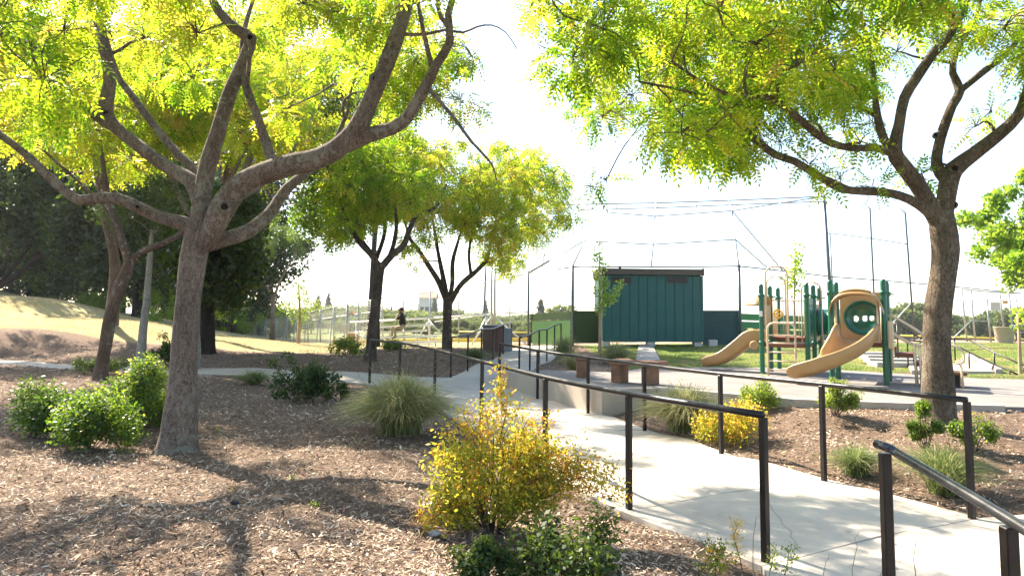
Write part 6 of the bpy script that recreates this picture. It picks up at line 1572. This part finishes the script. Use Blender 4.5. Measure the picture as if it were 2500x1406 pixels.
# ---------------------------------------------------------------- far hills, trees and houses
hx = np.linspace(-420, 420, 121); hy = np.linspace(110, 520, 50); HX, HY = np.meshgrid(hx, hy)
ridge = 2.0*np.exp(-((HX + 95)/95)**2) + 1.0*np.exp(-((HX + 30)/50)**2) + 1.0*np.exp(-((HX - 230)/160)**2) + 3*np.exp(-((HX + 260)/90)**2)
HZ = -3.0 + ridge*sst(120, 250, HY) * 1.15 + .8*vnoise(HX, HY, .05)
nyh, nxh = HX.shape; ih = np.arange(nxh*nyh).reshape(nyh, nxh)
hq = np.stack([ih[:-1,:-1], ih[:-1,1:], ih[1:,1:], ih[1:,:-1]], -1).reshape(-1, 4)
tag(link('hills', npmesh('hills', np.stack([HX.ravel(), HY.ravel(), HZ.ravel()], -1), hq), MAT['hills'], None, True), kind='structure')
def hillz(x, y):
    j = int(np.clip(np.searchsorted(hy, y), 1, len(hy)-1)); i = int(np.clip(np.searchsorted(hx, x), 1, len(hx)-1)); return float(HZ[j, i])
def far_crown(kind, seed):
    rg = np.random.default_rng(seed); n = 1500 if kind != 'conifer' else 2200
    if kind == 'conifer':
        h = 1 - rg.random(n)**.62; a = rg.uniform(0, 6.28, n); r = (1 - h)**.9*.24*rg.uniform(.25, 1.1, n)*(1 + .3*np.sin(h*34) + .3*np.sin(a*3 + h*9)); P = np.stack([r*np.cos(a), r*np.sin(a), .10 + .9*h - .12*r], -1); s = .038
    else:
        cs = unit(rg.normal(0, 1, (16, 3)))*np.array([.34, .34, .26])*rg.uniform(.5, 1, (16, 1)) + np.array([0, 0, .60]); k = rg.integers(0, 16, n)
        P = cs[k] + unit(rg.normal(0, 1, (n, 3)))*(rg.random((n, 1))**.35)*np.array([.19, .19, .15]); s = .06
    T = clump_leaf(3, .03, 1.0*s, seed, .8)
    V, t = scatter_leaves(T, P, rg.normal(0, 1, (n, 3)), rg.normal(0, 1, (n, 3)), rg.uniform(.6, 1.3, n), np.clip(rg.normal(.5, .22, n) + .5*(P[:, 2] - .6), 0, 1))
    me = npmesh('far_crown', V, np.arange(len(V)).reshape(-1, 4), {'tint': t}); return me
CR = {'round': [far_crown('round', 301), far_crown('round', 302), far_crown('round', 303)], 'conifer': [far_crown('conifer', 311), far_crown('conifer', 312)]}
tv, tf = limb_np(np.array([[0, 0, -.02, .028], [0, 0, .3, .02], [0, 0, .62, .008]]), 6)
TRK = npmesh('far_trunk', tv, tf); TRK.materials.append(MAT['bark_small'])
for k, L in CR.items():
    for me in L: me.materials.append(MAT['far_leaf'] if k == 'round' else MAT['conifer_leaf'])
def far_tree(kind, px, base_py, d, top_py, wide, label, group, name=None):
    x = at(px, 780, d).x; z = hillz(x, d) if d > 115 else tz(x, d)
    h = at(px, top_py, d).z - z
    if h < 1: h = 3.0
    root = empty(name or ('far_tree' if kind == 'round' else 'far_conifer'), (x, d, z), label, 'tree', group)
    k = random.randrange(len(CR[kind]))
    for nm, me in (('crown', CR[kind][k]), ('trunk', TRK)):
        o = bpy.data.objects.new(nm, me); COL.objects.link(o); o.parent = root
    root.scale = (h*wide, h*wide, h); root.rotation_euler = (0, 0, random.uniform(0, 6.28)); return root
random.seed(44)
G1 = 'broadleaf trees on the far hillside beyond the fence'; G2 = 'conifers on the far skyline'; G3 = 'trees behind the outfield fence'
for row, (d, n, dy) in enumerate(((165, 26, -6), (128, 28, 4), (96, 28, 16), (76, 24, 30))):
    for i in range(n):
        px = 500 + (i + random.uniform(-.3, .3))*930/n
        top = np.interp(px, [500, 640, 780, 900, 1000, 1150, 1300, 1430], [770, 762, 744, 750, 756, 762, 770, 774]) + dy + random.uniform(-7, 9)
        far_tree('round', px, 800, d + random.uniform(-8, 8), top, random.uniform(1.15, 1.75), ('hazy round tree in the far belt between the oaks and the backstop', 'round tree in the middle belt beyond the chain link fence', 'leafy tree in the nearer belt beyond the chain link fence', 'low bushy tree closest beyond the chain link fence')[row], ('furthest tree belt', 'middle tree belt', 'nearer tree belt', 'closest tree belt')[row])
for px, top, d, lab in ((775, 722, 190, 'pointed conifer just past the bushy sapling on the skyline'), (800, 716, 210, 'taller of the paired skyline conifers past the bushy sapling'), (920, 715, 230, 'skyline conifer in line with the dark pistache trunk'), (1028, 722, 220, 'skyline conifer on the bleachers side of the pale house'), (1060, 728, 190, 'skyline conifer touching the pale house'),
                    (1098, 742, 230, 'short skyline conifer behind the round crowned tree'), (1185, 735, 220, 'skyline conifer beside the twin fence posts'), (1320, 730, 150, 'broad dark conifer above the olive plank wall'), (1345, 760, 160, 'stubby conifer close beside the broad dark one'), (955, 748, 200, 'short skyline conifer above the seated person')):
    far_tree('conifer', px, 790, d, top, random.uniform(.8, 1.1), lab, G2)
far_tree('round', 1372, 790, 120, 742, 1.1, 'single round tree on the skyline above the olive plank wall', None, 'skyline_tree')
for px, top, d in ((2195, 742, 85), (2240, 728, 88), (2290, 748, 84), (2340, 768, 92), (2385, 766, 86), (2430, 750, 95), (2480, 742, 90), (2150, 775, 92), (2540, 750, 90)):
    far_tree('round', px, 815, d, top, random.uniform(.95, 1.25), 'tall pale green tree behind the outfield fence beyond the playground', G3)
for i in range(22):
    far_tree('round', 1690 + i*40 + random.uniform(-14, 14), 815, random.uniform(92, 112), random.uniform(788, 800), random.uniform(1.3, 1.8), 'low tree in the belt behind the outfield fence', 'low trees behind the outfield fence')
for px, d, w, hgt, lab in ((1045, 214, 5, 8.5, 'small pale house showing among the far conifers'),):
    x = at(px, 780, d).x; z = hillz(x, d); root = empty('house', (x, d, z), lab, 'house')
    m = MB(); m.box((x, d, z + hgt/2), (w, 7, hgt)); m.build('wall', MAT['far_wall'], root)
    m = MB(); m.add([(x-w/2-.4,d-4,z+hgt),(x+w/2+.4,d-4,z+hgt),(x+w/2+.4,d+4,z+hgt),(x-w/2-.4,d+4,z+hgt),(x-w/2-.4,d,z+hgt+2),(x+w/2+.4,d,z+hgt+2)], [(0,1,5,4),(2,3,4,5),(0,4,3),(1,2,5),(3,2,1,0)]); m.build('roof', MAT['roof_tile'], root)
    for q in (-.3, 0, .3):
        m = MB(); m.box((x + q*w, d - 3.52, z + hgt*.6), (1.1, .06, 1.3)); m.build('window', MAT['vent_dark'], root)
# dark understory closing the gaps along the crest
for k, (px, d_, w_, h_, lab) in enumerate(((-40, 52, 5.0, 4.6, 'dark understory bush at the edge of the crest under the oaks'), (60, 50, 5.0, 4.4, 'dark understory bush under the slanting oak limbs'), (150, 54, 4.6, 4.2, 'dark understory bush beside the two stemmed oak'), (270, 50, 4.6, 4.0, 'dark understory bush behind the leaning tree'), (520, 56, 4.4, 3.4, 'dark understory bush behind the straight trunked oak'), (620, 60, 4.2, 3.2, 'dark understory bush by the far end of the chain link fence'))):
    b = at(px, 770, d_); b.z = tz(b.x, b.y); bl_ = fill_blobs(30, (b.x, b.y, b.z + h_*.48), (w_, w_*.6, h_*.5), .7, 1.1, 410 + k)
    tree('understory_bush', lab, b, [smooth_line(np.array([[b.x, b.y, b.z, .12], [b.x, b.y, b.z + h_*.5, .06]]), .3)], bl_, OAK, MAT['oak_leaf'], MAT['bark_dark'], 14, (1.3, 2.2), trunk_n=6, tint=(.35, .25), seed=410 + k, subs=2, cat='bush', up_bias=.3, droop=.2)
# sunlit bush glimpsed under the oaks
def bush(label, px, py, d, w, h, seed):
    b = at(px, py, d); b.z = tz(b.x, b.y); bl_ = fill_blobs(14, (b.x, b.y, b.z + h*.5), (w, w*.8, h*.45), .4, .7, seed)
    tree('bush', label, b, [smooth_line(np.array([[b.x, b.y, b.z, .06], [b.x, b.y, b.z + h*.5, .03]]), .2)], bl_, OAK_FINE, MAT['maple_leaf'], MAT['bark_small'], 70, (1, 1.6), trunk_n=6, seed=seed, subs=2, cat='bush')
bush('sunlit yellow green bush glimpsed behind the pale slender trunk', 430, 800, 37, 2.6, 2.2, 401)
bush('sunlit yellow green bush glimpsed under the two stemmed oak', 245, 765, 40, 1.2, 1.2, 402)
bush('sunlit green bushes showing past the straight trunked oak', 560, 815, 50, 4.2, 2.6, 403)
# ---------------------------------------------------------------- summer haze in the air
hb = MB(); hb.box((0, 180, 16), (1700, 1700, 44))
hz_ = hb.build('haze', None)
ht = NT('haze'); pv = ht.n('ShaderNodeVolumePrincipled')
pv.inputs['Color'].default_value = (.93, .95, 1.0, 1); pv.inputs['Density'].default_value = .00032; pv.inputs['Anisotropy'].default_value = .35
ht.l(pv.outputs[0], ht.out.inputs['Volume']); hz_.data.materials.append(ht.m)
tag(hz_, 'thin pale haze filling the air over the park', 'haze', kind='stuff')
